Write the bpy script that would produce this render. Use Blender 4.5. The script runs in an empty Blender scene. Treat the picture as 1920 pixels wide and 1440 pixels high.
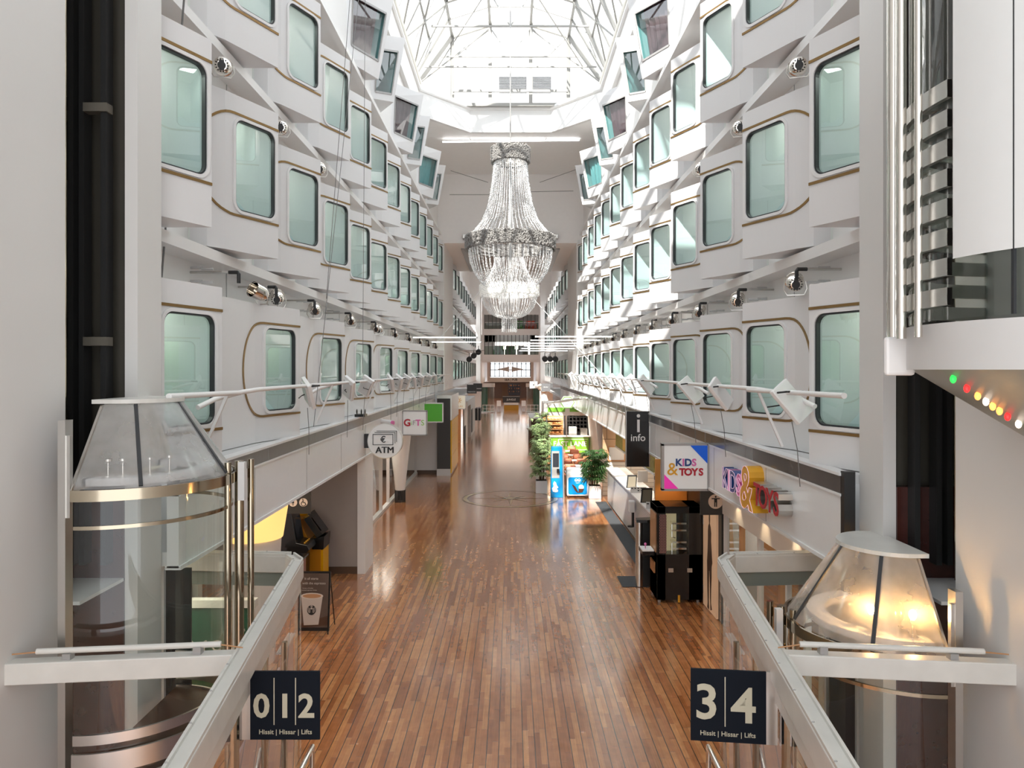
import bpy, bmesh, math, random
from mathutils import Vector, Matrix
PI = math.pi
SIDES = ((-1, 'on the ATM side'), (1, 'on the info sign side'))
random.seed(7)
scene = bpy.context.scene
COL = scene.collection
# ---------------------------------------------------------------- camera
F = 1350.0; CX = 957.0; CY = 693.0; HC = 4.7       # focal length in px, vanishing point, eye height
cam_d = bpy.data.cameras.new('camera'); cam = bpy.data.objects.new('camera', cam_d); COL.objects.link(cam)
cam.location = (0, 0, HC); cam.rotation_euler = (PI/2, 0, 0)
cam_d.sensor_width = 36.0; cam_d.lens = 36.0*F/1920.0
cam_d.shift_x = (960-CX)/1920.0; cam_d.shift_y = (CY-720)/1920.0
cam_d.clip_start = 0.05; cam_d.clip_end = 600
scene.camera = cam
# ---------------------------------------------------------------- world, sun, exposure
world = bpy.data.worlds.new('world'); scene.world = world; world.use_nodes = True
wn = world.node_tree; wn.nodes.clear()
wo = wn.nodes.new('ShaderNodeOutputWorld'); wb = wn.nodes.new('ShaderNodeBackground')
tc = wn.nodes.new('ShaderNodeTexCoord'); sp = wn.nodes.new('ShaderNodeSeparateXYZ'); cr = wn.nodes.new('ShaderNodeValToRGB')
nz = wn.nodes.new('ShaderNodeTexNoise'); nz.inputs['Scale'].default_value = 2.2; nz.inputs['Detail'].default_value = 5
mxw = wn.nodes.new('ShaderNodeMixRGB'); mxw.blend_type = 'MIX'
wn.links.new(tc.outputs['Generated'], sp.inputs[0]); wn.links.new(sp.outputs['Z'], cr.inputs[0])
cr.color_ramp.elements[0].position = 0.0; cr.color_ramp.elements[0].color = (0.80, 0.85, 0.92, 1)
cr.color_ramp.elements[1].position = 0.7; cr.color_ramp.elements[1].color = (0.78, 0.87, 1.0, 1)
wn.links.new(tc.outputs['Generated'], nz.inputs['Vector']); wn.links.new(nz.outputs['Fac'], mxw.inputs[0])
wn.links.new(cr.outputs['Color'], mxw.inputs[1]); mxw.inputs[2].default_value = (1, 0.99, 0.97, 1)
wn.links.new(mxw.outputs[0], wb.inputs['Color']); wb.inputs['Strength'].default_value = 1.5
wn.links.new(wb.outputs[0], wo.inputs['Surface'])
sun_d = bpy.data.lights.new('sun', 'SUN'); sun_d.energy = 6.0; sun_d.angle = math.radians(0.6); sun_d.color = (1.0, 0.95, 0.88)
sun = bpy.data.objects.new('sun', sun_d); COL.objects.link(sun)
sd = Vector((0.32, 0.95, -1.0)).normalized()
sun.rotation_euler = sd.to_track_quat('-Z', 'Y').to_euler(); sun.location = (-8, -10, 40)
scene.view_settings.view_transform = 'Standard'; scene.view_settings.look = 'None'
scene.view_settings.exposure = 0.98; scene.view_settings.gamma = 1.0
scene.view_settings.use_curve_mapping = False
cy = scene.cycles
cy.max_bounces = 9; cy.diffuse_bounces = 5; cy.glossy_bounces = 4; cy.transmission_bounces = 4; cy.transparent_max_bounces = 14
cy.caustics_reflective = False; cy.caustics_refractive = False; cy.sample_clamp_indirect = 6.0
# ---------------------------------------------------------------- materials
def mat(name, col, rough=0.5, metal=0.0, noise=0.0, nscale=6.0, emit=0.0, bump=0.0, coat=0.0, spec=0.5, ecol=None):
    m = bpy.data.materials.new(name); m.use_nodes = True
    nt = m.node_tree; b = nt.nodes['Principled BSDF']
    c = tuple(col)+(1,) if len(col) == 3 else col
    b.inputs['Base Color'].default_value = c
    b.inputs['Roughness'].default_value = rough; b.inputs['Metallic'].default_value = metal
    b.inputs['Coat Weight'].default_value = coat
    b.inputs['Specular IOR Level'].default_value = spec
    t = nt.nodes.new('ShaderNodeTexCoord'); n = nt.nodes.new('ShaderNodeTexNoise')
    n.inputs['Scale'].default_value = nscale; n.inputs['Detail'].default_value = 4
    nt.links.new(t.outputs['Object'], n.inputs['Vector'])
    r = nt.nodes.new('ShaderNodeMapRange'); k = noise if noise else 0.03
    r.inputs['To Min'].default_value = 1-k; r.inputs['To Max'].default_value = 1+k*0.6
    mu = nt.nodes.new('ShaderNodeVectorMath'); mu.operation = 'SCALE'
    mu.inputs[0].default_value = c[:3]
    nt.links.new(n.outputs['Fac'], r.inputs['Value']); nt.links.new(r.outputs[0], mu.inputs['Scale'])
    nt.links.new(mu.outputs[0], b.inputs['Base Color'])
    if bump:
        bp = nt.nodes.new('ShaderNodeBump'); bp.inputs['Strength'].default_value = bump; bp.inputs['Distance'].default_value = 0.01
        nt.links.new(n.outputs['Fac'], bp.inputs['Height']); nt.links.new(bp.outputs[0], b.inputs['Normal'])
    if emit:
        b.inputs['Emission Color'].default_value = tuple(ecol or col)+(1,); b.inputs['Emission Strength'].default_value = emit
    return m
def glass(name, tint, ior=1.7, rough=0.0, refl=(1, 1, 1)):
    m = bpy.data.materials.new(name); m.use_nodes = True; nt = m.node_tree; nt.nodes.clear()
    o = nt.nodes.new('ShaderNodeOutputMaterial'); mx = nt.nodes.new('ShaderNodeMixShader')
    tr = nt.nodes.new('ShaderNodeBsdfTransparent'); gl = nt.nodes.new('ShaderNodeBsdfGlossy'); lw = nt.nodes.new('ShaderNodeLayerWeight'); pw = nt.nodes.new('ShaderNodeMath'); fr = nt.nodes.new('ShaderNodeMapRange')
    tr.inputs[0].default_value = tuple(tint)+(1,); gl.inputs['Color'].default_value = tuple(refl)+(1,); gl.inputs['Roughness'].default_value = rough
    lw.inputs['Blend'].default_value = 0.5; pw.operation = 'POWER'; pw.inputs[1].default_value = 4.0
    nt.links.new(lw.outputs['Facing'], pw.inputs[0]); nt.links.new(pw.outputs[0], fr.inputs['Value']); fr.inputs['To Min'].default_value = 1.3*((ior-1)/(ior+1))**2
    nt.links.new(fr.outputs[0], mx.inputs[0]); nt.links.new(tr.outputs[0], mx.inputs[1]); nt.links.new(gl.outputs[0], mx.inputs[2])
    nt.links.new(mx.outputs[0], o.inputs['Surface'])
    return m
def floor_mat():
    m = bpy.data.materials.new('wood_planks'); m.use_nodes = True; nt = m.node_tree; b = nt.nodes['Principled BSDF']
    N = nt.nodes.new; L = nt.links.new
    t = N('ShaderNodeTexCoord'); s = N('ShaderNodeSeparateXYZ'); L(t.outputs['Object'], s.inputs[0])
    def M(op, a, b_=None, c=None):
        n = N('ShaderNodeMath'); n.operation = op
        for i, v in enumerate((a, b_, c)):
            if v is None: continue
            if isinstance(v, (int, float)): n.inputs[i].default_value = v
            else: L(v, n.inputs[i])
        return n.outputs[0]
    W = 0.075
    row = M('FLOOR', M('DIVIDE', s.outputs['X'], W))
    fx = M('FRACT', M('DIVIDE', s.outputs['X'], W))
    wn1 = N('ShaderNodeTexWhiteNoise'); wn1.noise_dimensions = '1D'; L(row, wn1.inputs['W'])
    yy = M('ADD', M('DIVIDE', s.outputs['Y'], 0.85), M('MULTIPLY', wn1.outputs['Value'], 9.0))
    cell = M('FLOOR', yy); fy = M('FRACT', yy)
    cb = N('ShaderNodeCombineXYZ'); L(row, cb.inputs[0]); L(cell, cb.inputs[1])
    wn2 = N('ShaderNodeTexWhiteNoise'); wn2.noise_dimensions = '3D'; L(cb.outputs[0], wn2.inputs['Vector'])
    big = N('ShaderNodeTexNoise'); big.inputs['Scale'].default_value = 0.55; big.inputs['Detail'].default_value = 3; L(t.outputs['Object'], big.inputs['Vector'])
    val = M('ADD', M('MULTIPLY', wn2.outputs['Value'], 0.66), M('MULTIPLY', big.outputs['Fac'], 0.34))
    ramp = N('ShaderNodeValToRGB'); e = ramp.color_ramp.elements
    e[0].position = 0.05; e[0].color = (0.22, 0.064, 0.016, 1)
    e[1].position = 1.0; e[1].color = (0.66, 0.33, 0.13, 1)
    for p, c in ((0.35, (0.34, 0.124, 0.042, 1)), (0.6, (0.42, 0.170, 0.060, 1)), (0.82, (0.50, 0.225, 0.086, 1))):
        k = e.new(p); k.color = c
    L(val, ramp.inputs[0])
    mp = N('ShaderNodeMapping'); mp.inputs['Scale'].default_value = (60, 2.5, 1); L(t.outputs['Object'], mp.inputs[0])
    gr = N('ShaderNodeTexNoise'); gr.inputs['Scale'].default_value = 1.0; gr.inputs['Detail'].default_value = 5; L(mp.outputs[0], gr.inputs['Vector'])
    mr = N('ShaderNodeMapRange'); mr.inputs['To Min'].default_value = 0.6; mr.inputs['To Max'].default_value = 1.35; L(gr.outputs['Fac'], mr.inputs['Value'])
    st = N('ShaderNodeTexNoise'); st.inputs['Scale'].default_value = 7; st.inputs['Detail'].default_value = 6; L(t.outputs['Object'], st.inputs['Vector'])
    mr2 = N('ShaderNodeMapRange'); mr2.inputs['From Min'].default_value = 0.3; mr2.inputs['From Max'].default_value = 0.7; mr2.inputs['To Min'].default_value = 0.88; mr2.inputs['To Max'].default_value = 1.1; L(st.outputs['Fac'], mr2.inputs['Value'])
    gm = M('MULTIPLY', mr.outputs[0], mr2.outputs[0])
    gx = M('ADD', M('LESS_THAN', M('FRACT', M('DIVIDE', s.outputs['X'], W*2)), 0.075), M('LESS_THAN', fy, 0.004))
    gm2 = M('MULTIPLY', gm, M('SUBTRACT', 1.0, M('MULTIPLY', M('MINIMUM', gx, 1.0), 0.8)))
    v = N('ShaderNodeVectorMath'); v.operation = 'SCALE'; L(ramp.outputs['Color'], v.inputs[0]); L(gm2, v.inputs['Scale'])
    L(v.outputs[0], b.inputs['Base Color'])
    rr = N('ShaderNodeMapRange'); rr.inputs['To Min'].default_value = 0.10; rr.inputs['To Max'].default_value = 0.34; L(st.outputs['Fac'], rr.inputs['Value'])
    L(rr.outputs[0], b.inputs['Roughness'])
    b.inputs['Specular IOR Level'].default_value = 0.75
    b.inputs['Coat Weight'].default_value = 0.85; b.inputs['Coat Roughness'].default_value = 0.12
    bp = N('ShaderNodeBump'); bp.inputs['Strength'].default_value = 0.12; bp.inputs['Distance'].default_value = 0.004
    bw = N('ShaderNodeTexNoise'); bw.inputs['Scale'].default_value = 4.0; L(t.outputs['Object'], bw.inputs['Vector'])
    L(bw.outputs['Fac'], bp.inputs['Height']); L(bp.outputs[0], b.inputs['Normal']); L(bp.outputs[0], b.inputs['Coat Normal'])
    return m
def tile_mat(name, c1, c2, w, h, rough=0.3, axis='YZ', mortar=0.008):
    m = bpy.data.materials.new(name); m.use_nodes = True; nt = m.node_tree; b = nt.nodes['Principled BSDF']
    t = nt.nodes.new('ShaderNodeTexCoord'); s = nt.nodes.new('ShaderNodeSeparateXYZ'); c = nt.nodes.new('ShaderNodeCombineXYZ')
    nt.links.new(t.outputs['Object'], s.inputs[0]); nt.links.new(s.outputs[axis[0]], c.inputs[0]); nt.links.new(s.outputs[axis[1]], c.inputs[1])
    br = nt.nodes.new('ShaderNodeTexBrick'); nt.links.new(c.outputs[0], br.inputs['Vector'])
    br.inputs['Scale'].default_value = 1; br.inputs['Brick Width'].default_value = w; br.inputs['Row Height'].default_value = h; br.inputs['Mortar Size'].default_value = mortar
    br.inputs['Color1'].default_value = tuple(c1)+(1,); br.inputs['Color2'].default_value = tuple(x*0.9 for x in c1)+(1,); br.inputs['Mortar'].default_value = tuple(c2)+(1,)
    nt.links.new(br.outputs['Color'], b.inputs['Base Color']); b.inputs['Roughness'].default_value = rough
    return m
M = {}
M['white'] = mat('white_paint', (0.80, 0.79, 0.775), 0.38, noise=0.035, nscale=1.6)
M['wall'] = mat('wall_paint', (0.82, 0.805, 0.785), 0.45, noise=0.04, nscale=1.2)
M['bay'] = mat('bay_enamel', (0.72, 0.715, 0.715), 0.30, noise=0.035, nscale=1.5)
M['pink_wall'] = mat('warm_white_paint', (0.92, 0.895, 0.875), 0.5, noise=0.03)
M['ceilw'] = mat('ceiling_paint', (0.90, 0.89, 0.875), 0.5)
M['pillar'] = mat('pillar_paint', (0.66, 0.65, 0.63), 0.36, noise=0.05, nscale=1.1)
M['fascia'] = mat('fascia_enamel', (0.78, 0.775, 0.77), 0.28, noise=0.03)
M['band'] = mat('dark_band', (0.085, 0.08, 0.078), 0.22, noise=0.1, coat=0.3)
M['steel'] = mat('brushed_steel', (0.62, 0.60, 0.57), 0.28, 1.0, noise=0.08)
M['chrome'] = mat('chrome', (0.80, 0.76, 0.70), 0.07, 1.0)
M['bronze'] = mat('smoked_chrome', (0.42, 0.36, 0.27), 0.12, 1.0)
M['brass'] = mat('brass_strip', (0.30, 0.185, 0.07), 0.35, 0.65, noise=0.2, nscale=12)
M['gasket'] = mat('dark_gasket', (0.02, 0.022, 0.025), 0.4)
M['grey'] = mat('grey_frame', (0.36, 0.35, 0.34), 0.35, 0.3)
M['winframe'] = mat('window_frame', (0.74, 0.735, 0.73), 0.3)
M['cabin'] = mat('cabin_lining', (0.76, 0.82, 0.76), 0.6, noise=0.03)
M['cabin8'] = mat('cabin_lining_green', (0.56, 0.70, 0.50), 0.6, noise=0.05)
M['cabin_g'] = mat('cabin_curtain', (0.36, 0.46, 0.30), 0.8, noise=0.2, nscale=3)
M['linen'] = mat('linen', (0.66, 0.74, 0.76), 0.85, noise=0.12, bump=0.4, nscale=5)
M['linen_b'] = mat('linen_blue', (0.10, 0.19, 0.24), 0.85, noise=0.2, bump=0.4)
M['curt_r'] = mat('striped_curtain', (0.42, 0.10, 0.12), 0.8, noise=0.2)
M['glass'] = glass('cabin_glass', (0.74, 0.89, 0.88), 2.05)
M['glass2'] = glass('slanted_glass', (0.42, 0.66, 0.66), 2.0)
M['rglass'] = glass('roof_glass', (0.93, 0.96, 0.97), 1.3)
M['cglass'] = glass('clear_glass', (0.90, 0.93, 0.91), 1.5)
M['liftglass'] = glass('lift_glass', (0.88, 0.92, 0.89), 1.5)
M['acrylic'] = glass('acrylic_cone', (0.88, 0.89, 0.89), 1.6, 0.10)
def haze_in(m, k):
    nt = m.node_tree; o = nt.nodes['Material Output'] if 'Material Output' in nt.nodes else [n for n in nt.nodes if n.type == 'OUTPUT_MATERIAL'][0]
    src = o.inputs['Surface'].links[0].from_socket; mx = nt.nodes.new('ShaderNodeMixShader'); df = nt.nodes.new('ShaderNodeBsdfTranslucent'); d2 = nt.nodes.new('ShaderNodeBsdfDiffuse'); m2 = nt.nodes.new('ShaderNodeMixShader')
    df.inputs[0].default_value = (.85, .85, .85, 1); d2.inputs[0].default_value = (.85, .85, .85, 1); m2.inputs[0].default_value = .5
    nt.links.new(df.outputs[0], m2.inputs[1]); nt.links.new(d2.outputs[0], m2.inputs[2])
    nz = nt.nodes.new('ShaderNodeTexNoise'); nz.inputs['Scale'].default_value = 3.0; nz.inputs['Detail'].default_value = 6; tcx = nt.nodes.new('ShaderNodeTexCoord'); nt.links.new(tcx.outputs['Object'], nz.inputs['Vector'])
    mr = nt.nodes.new('ShaderNodeMapRange'); mr.inputs['To Min'].default_value = k*0.4; mr.inputs['To Max'].default_value = k*1.6; nt.links.new(nz.outputs['Fac'], mr.inputs['Value'])
    nt.links.new(mr.outputs[0], mx.inputs[0]); nt.links.new(src, mx.inputs[1]); nt.links.new(m2.outputs[0], mx.inputs[2]); nt.links.new(mx.outputs[0], o.inputs['Surface'])
haze_in(M['acrylic'], 0.28)
M['floor'] = floor_mat()
M['black'] = mat('black_laminate', (0.012, 0.011, 0.011), 0.22)
M['shaft'] = mat('shaft_lining', (0.045, 0.04, 0.03), 0.55, noise=0.35, nscale=2)
M['shaft2'] = mat('shaft_panel', (0.11, 0.10, 0.08), 0.5, noise=0.3, nscale=2)
M['blackm'] = mat('black_metal', (0.03, 0.03, 0.03), 0.4, 0.5)
M['redwood'] = mat('dark_red_veneer', (0.055, 0.014, 0.010), 0.25, noise=0.45, nscale=9, coat=0.4)
M['taupe'] = mat('taupe_wall', (0.34, 0.31, 0.29), 0.6, noise=0.05)
M['ltgrey'] = mat('light_grey_wall', (0.62, 0.62, 0.61), 0.5)
M['brownbase'] = mat('brown_skirting', (0.09, 0.055, 0.035), 0.4)
M['railgrey'] = mat('green_grey_lip', (0.20, 0.225, 0.20), 0.4)
M['railwhite'] = mat('rail_enamel', (0.63, 0.62, 0.58), 0.33, noise=0.14, nscale=5)
M['lilac'] = mat('lilac_board', (0.60, 0.47, 0.50), 0.4)
M['navy'] = mat('navy_sign', (0.004, 0.007, 0.013), 0.65, spec=0.15)
M['cream'] = mat('cream_lettering', (0.50, 0.48, 0.37), 0.5)
M['signwhite'] = mat('sign_white', (0.74, 0.74, 0.72), 0.3, emit=0.06)
M['wtext'] = mat('white_lettering', (0.85, 0.85, 0.83), 0.4)
M['btext'] = mat('black_lettering', (0.01, 0.01, 0.01), 0.4)
M['green'] = mat('green_panel', (0.055, 0.25, 0.03), 0.35)
M['limes'] = mat('lime_panel', (0.22, 0.55, 0.05), 0.35)
M['dgreen'] = mat('dark_green_sign', (0.012, 0.075, 0.042), 0.35)
M['yellow'] = mat('yellow_enamel', (0.80, 0.42, 0.0), 0.3)
M['orange'] = mat('orange_enamel', (0.62, 0.26, 0.015), 0.35)
M['blue'] = mat('blue_enamel', (0.0, 0.27, 0.66), 0.25)
M['sblue'] = mat('sign_blue', (0.0, 0.09, 0.55), 0.35, emit=0.1)
M['pink'] = mat('sign_pink', (0.85, 0.04, 0.42), 0.35, emit=0.1)
M['navyl'] = mat('navy_letter', (0.02, 0.06, 0.22), 0.3)
M['pinkl'] = mat('pink_letter', (0.72, 0.16, 0.42), 0.3)
M['gold'] = mat('gold_letter', (0.72, 0.36, 0.03), 0.3)
M['red'] = mat('red_letter', (0.45, 0.02, 0.035), 0.25)
M['neon'] = mat('neon_tube', (0.85, 0.60, 0.75), 0.4, emit=0.15)
M['orangered'] = mat('terracotta_chair', (0.62, 0.20, 0.10), 0.45)
M['leaf'] = mat('leaf_green', (0.045, 0.11, 0.03), 0.4, noise=0.4, nscale=8)
M['leaf2'] = mat('leaf_pale', (0.34, 0.46, 0.20), 0.4, noise=0.4, nscale=8)
M['stem'] = mat('stem_brown', (0.10, 0.055, 0.03), 0.8)
M['soil'] = mat('soil', (0.04, 0.025, 0.015), 0.9)
M['tube'] = mat('fluorescent_tube', (1, 1, 1), 0.4, emit=3.0)
M['lamp'] = mat('warm_lamp', (1.0, 0.75, 0.45), 0.4, emit=9.0, ecol=(1.0, 0.62, 0.28))
M['cabfill'] = mat('cabin_fill', (1.0, 0.97, 0.9), 0.4, emit=10.0)
M['bulb'] = mat('filament_bulb', (1.0, 0.7, 0.3), 0.4, emit=140.0, ecol=(1.0, 0.52, 0.16))
M['downl'] = mat('downlight', (1.0, 0.9, 0.75), 0.4, emit=12.0, ecol=(1.0, 0.80, 0.55))
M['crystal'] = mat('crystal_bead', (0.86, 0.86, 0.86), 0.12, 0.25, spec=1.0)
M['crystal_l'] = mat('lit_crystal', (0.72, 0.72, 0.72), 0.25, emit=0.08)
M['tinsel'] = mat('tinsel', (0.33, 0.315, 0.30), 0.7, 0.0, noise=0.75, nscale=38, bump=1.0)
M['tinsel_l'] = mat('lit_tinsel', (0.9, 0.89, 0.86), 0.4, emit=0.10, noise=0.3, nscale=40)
M['tile'] = tile_mat('counter_tile', (0.60, 0.58, 0.54), (0.34, 0.31, 0.28), 0.06, 0.05)
M['plankw'] = tile_mat('white_boarding', (0.66, 0.64, 0.58), (0.22, 0.2, 0.17), 3.0, 0.16, axis='XZ')
M['wood'] = mat('warm_wood', (0.46, 0.24, 0.11), 0.4, noise=0.25, nscale=5)
M['dwood'] = mat('dark_wood', (0.075, 0.032, 0.016), 0.35, noise=0.3)
M['brick'] = tile_mat('dark_boarding', (0.11, 0.075, 0.055), (0.04, 0.03, 0.025), 1.2, 0.14)
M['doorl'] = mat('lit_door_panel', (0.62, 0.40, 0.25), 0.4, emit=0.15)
M['figure'] = mat('figure_print', (0.10, 0.055, 0.035), 0.5)
M['coffee'] = mat('poster_brown', (0.10, 0.065, 0.05), 0.4, noise=0.6, nscale=2.5)
M['cup'] = mat('cup_print', (0.50, 0.44, 0.40), 0.5)
M['foam'] = mat('coffee_foam_print', (0.42, 0.22, 0.11), 0.5)
M['ivory'] = mat('ivory_inlay', (0.42, 0.29, 0.16), 0.2, coat=0.4)
M['dinlay'] = mat('grey_inlay', (0.13, 0.10, 0.07), 0.2, coat=0.4)
M['screen'] = mat('dark_screen', (0.02, 0.022, 0.03), 0.12)
M['bread'] = mat('baked_goods', (0.50, 0.22, 0.08), 0.6, noise=0.4, nscale=14)
M['louver'] = mat('louver_grey', (0.10, 0.10, 0.105), 0.6)
M['white_out'] = mat('deckhouse_paint', (0.86, 0.85, 0.83), 0.5)
M['balglass'] = glass('tinted_balustrade', (0.52, 0.58, 0.50), 1.4)
M['dmullion'] = mat('far_mullion_paint', (0.10, 0.10, 0.095), 0.5)
M['evtube'] = mat('eave_tube_paint', (0.66, 0.64, 0.58), 0.4)
M['rframe'] = mat('roof_frame_paint', (0.30, 0.29, 0.27), 0.5)
M['cream_out'] = mat('cream_paint', (0.80, 0.70, 0.58), 0.5)
M['redc'] = mat('red_fabric', (0.75, 0.07, 0.03), 0.7)
M['mat'] = mat('rubber_mat', (0.05, 0.055, 0.06), 0.8, noise=0.2)
M['beige'] = mat('beige_screen', (0.16, 0.14, 0.10), 0.4)
M['shade'] = mat('lit_column_head', (0.85, 0.62, 0.22), 0.5, emit=0.5, ecol=(1.0, 0.66, 0.22))
M['cable'] = mat('cable_grey', (0.16, 0.155, 0.15), 0.5)
M['cwood'] = mat('crate_wood', (0.33, 0.14, 0.10), 0.5, noise=0.2)
M['poster'] = mat('colour_poster', (0.45, 0.42, 0.10), 0.5, noise=0.9, nscale=9)
M['undercone'] = mat('cone_underside_paint', (0.27, 0.29, 0.26), 0.35, noise=0.06, nscale=30)
M['reflwhite'] = mat('white_reflection', (0.72, 0.73, 0.72), 0.25)
for n_, c_ in (('gled', (0.02, 0.5, 0.06)), ('rled', (0.8, 0.02, 0.02)), ('oled', (1.0, 0.35, 0.08)), ('wled', (1.0, 0.85, 0.7))): M[n_] = mat('indicator_'+n_, c_, 0.4, emit=1.2)
M['steel_dark'] = mat('grey_band', (0.20, 0.19, 0.185), 0.3, 0.4, noise=0.15)
M['charcoal'] = mat('charcoal_panel', (0.03, 0.027, 0.025), 0.4)
M['grey2'] = mat('mid_grey_sign', (0.16, 0.16, 0.165), 0.4)
M['creamsign'] = mat('cream_sign', (0.80, 0.76, 0.62), 0.4, emit=0.15)
M['greens'] = mat('green_sign', (0.06, 0.30, 0.02), 0.35, emit=0.1)
M['cream2'] = mat('pale_disc', (0.72, 0.58, 0.48), 0.5)
M['signcup'] = mat('cup_lip_print', (0.60, 0.53, 0.47), 0.5)
M['check'] = tile_mat('pink_check', (0.42, 0.22, 0.20), (0.05, 0.03, 0.03), 0.028, 0.028, axis='XZ', mortar=0.006)
M['beigelit'] = mat('cream_inner_board', (0.62, 0.52, 0.30), 0.5, emit=0.18)
M['beige2'] = mat('kiosk_face', (0.36, 0.35, 0.33), 0.35)
M['orangelit'] = mat('amber_lit_wall', (0.62, 0.27, 0.06), 0.5)  # orange light falling on the wall is put into this base colour
M['woodtile'] = tile_mat('wood_boarding', (0.50, 0.32, 0.19), (0.16, 0.09, 0.05), 0.9, 0.42, axis='XZ', mortar=0.012)
M['bluen'] = mat('blue_neon', (0.1, 0.1, 1.0), 0.4, emit=4.0)
M['choc'] = mat('chocolate_print', (0.07, 0.025, 0.015), 0.4)
M['yellow2'] = mat('ochre_front', (0.50, 0.27, 0.03), 0.5)
M['ivory2'] = mat('brown_inlay', (0.30, 0.15, 0.07), 0.2, coat=0.4)
# ---------------------------------------------------------------- mesh helpers
class MB:
    def __init__(s): s.v = []; s.f = []; s.m = []; s.mi = 0
    def add(s, vs, fs):
        n = len(s.v); s.v += [tuple(v) for v in vs]
        for f in fs: s.f.append(tuple(i+n for i in f)); s.m.append(s.mi)
        return s
    def box(s, x0, y0, z0, x1, y1, z1):
        x0, x1 = min(x0, x1), max(x0, x1); y0, y1 = min(y0, y1), max(y0, y1); z0, z1 = min(z0, z1), max(z0, z1)
        return s.add([(x0,y0,z0),(x1,y0,z0),(x1,y1,z0),(x0,y1,z0),(x0,y0,z1),(x1,y0,z1),(x1,y1,z1),(x0,y1,z1)],
                     [(0,3,2,1),(4,5,6,7),(0,1,5,4),(1,2,6,5),(2,3,7,6),(3,0,4,7)])
    def hexa(s, a):   # 8 points: bottom loop, top loop
        return s.add(a, [(0,3,2,1),(4,5,6,7),(0,1,5,4),(1,2,6,5),(2,3,7,6),(3,0,4,7)])
    def prism(s, pts, vec):
        n = len(pts); vec = Vector(vec); a = [Vector(p) for p in pts]
        return s.add(a+[p+vec for p in a], [tuple(range(n-1,-1,-1)), tuple(range(n,2*n))]+[(i,(i+1)%n,n+(i+1)%n,n+i) for i in range(n)])
    def beam(s, p, q, w, h, up=(0,0,1)):
        p = Vector(p); q = Vector(q); d = (q-p).normalized(); up = Vector(up)
        if abs(d.dot(up)) > 0.98: up = Vector((0,1,0))
        r = d.cross(up).normalized()*w/2; u = r.cross(d).normalized()*h/2
        return s.add([p-r-u,p+r-u,q+r-u,q-r-u,p-r+u,p+r+u,q+r+u,q-r+u], [(0,3,2,1),(4,5,6,7),(0,1,5,4),(1,2,6,5),(2,3,7,6),(3,0,4,7)])
    def tube(s, pts, r, n=8, closed=False, caps=True):
        P = [Vector(p) for p in pts]; N = len(P); base = len(s.v); vs = []
        ref = None
        for i, p in enumerate(P):
            if closed: d = (P[(i+1)%N]-P[i-1])
            else: d = P[min(i+1,N-1)]-P[max(i-1,0)]
            d.normalize()
            if ref is None: ref = d.orthogonal().normalized()
            ref = (ref-d*ref.dot(d)); ref = ref.normalized() if ref.length > 1e-6 else d.orthogonal().normalized()
            b = d.cross(ref); rr = r[i] if isinstance(r, (list, tuple)) else r
            for k in range(n):
                a = 2*PI*k/n; vs.append(p+(ref*math.cos(a)+b*math.sin(a))*rr)
        fs = []
        for i in range(N if closed else N-1):
            j = (i+1)%N
            for k in range(n): fs.append((i*n+k, i*n+(k+1)%n, j*n+(k+1)%n, j*n+k))
        if caps and not closed: fs.append(tuple(range(n-1,-1,-1))); fs.append(tuple((N-1)*n+k for k in range(n)))
        return s.add(vs, fs)
    def lathe(s, c, prof, n=32, a0=0.0, a1=2*PI, caps=False):
        full = abs(a1-a0-2*PI) < 1e-4; cols = n if full else n+1; vs = []
        for k in range(cols):
            a = a0+(a1-a0)*k/n
            for r, z in prof: vs.append((c[0]+r*math.cos(a), c[1]+r*math.sin(a), c[2]+z))
        m = len(prof); fs = []
        for k in range(n):
            j = (k+1)%cols
            for i in range(m-1): fs.append((k*m+i, j*m+i, j*m+i+1, k*m+i+1))
        if caps:
            fs.append(tuple(k*m for k in range(cols-1,-1,-1))); fs.append(tuple(k*m+m-1 for k in range(cols)))
        return s.add(vs, fs)
    def quad(s, a, b, c, d): return s.add([a,b,c,d], [(0,1,2,3)])
    def sheet(s, pts, t):     # thin solid plate from a quad loop
        P = [Vector(p) for p in pts]; n = (P[1]-P[0]).cross(P[2]-P[0]).normalized()*t
        return s.prism(P, n)
    def ball(s, c, r, n=8, m=6, sc=(1,1,1)):
        return s.lathe_s(c, r, n, m, sc)
    def lathe_s(s, c, r, n, m, sc):
        vs = []; fs = []
        for i in range(m+1):
            t = PI*i/m
            for k in range(n):
                a = 2*PI*k/n; vs.append((c[0]+r*sc[0]*math.sin(t)*math.cos(a), c[1]+r*sc[1]*math.sin(t)*math.sin(a), c[2]+r*sc[2]*math.cos(t)))
        for i in range(m):
            for k in range(n): fs.append((i*n+k, (i+1)*n+k, (i+1)*n+(k+1)%n, i*n+(k+1)%n))
        return s.add(vs, fs)
    def bead(s, c, r, h):
        x, y, z = c
        return s.add([(x+r,y,z),(x,y+r,z),(x-r,y,z),(x,y-r,z),(x,y,z+h),(x,y,z-h)], [(0,1,4),(1,2,4),(2,3,4),(3,0,4),(1,0,5),(2,1,5),(3,2,5),(0,3,5)])
    def text(s, body, size, o, U, V, ext=0.004, off=0.0, align='CENTER', sx=1.0, outline=0.0):
        cu = bpy.data.curves.new('lettering', 'FONT'); cu.body = body; cu.size = size; cu.extrude = ext; cu.offset = off
        cu.align_x = align; cu.align_y = 'CENTER'; cu.resolution_u = 3
        if outline: cu.fill_mode = 'NONE'; cu.extrude = 0; cu.bevel_depth = outline; cu.bevel_resolution = 0
        ob = bpy.data.objects.new('lettering', cu); COL.objects.link(ob)
        dg = bpy.context.evaluated_depsgraph_get(); me = bpy.data.meshes.new_from_object(ob.evaluated_get(dg))
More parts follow.
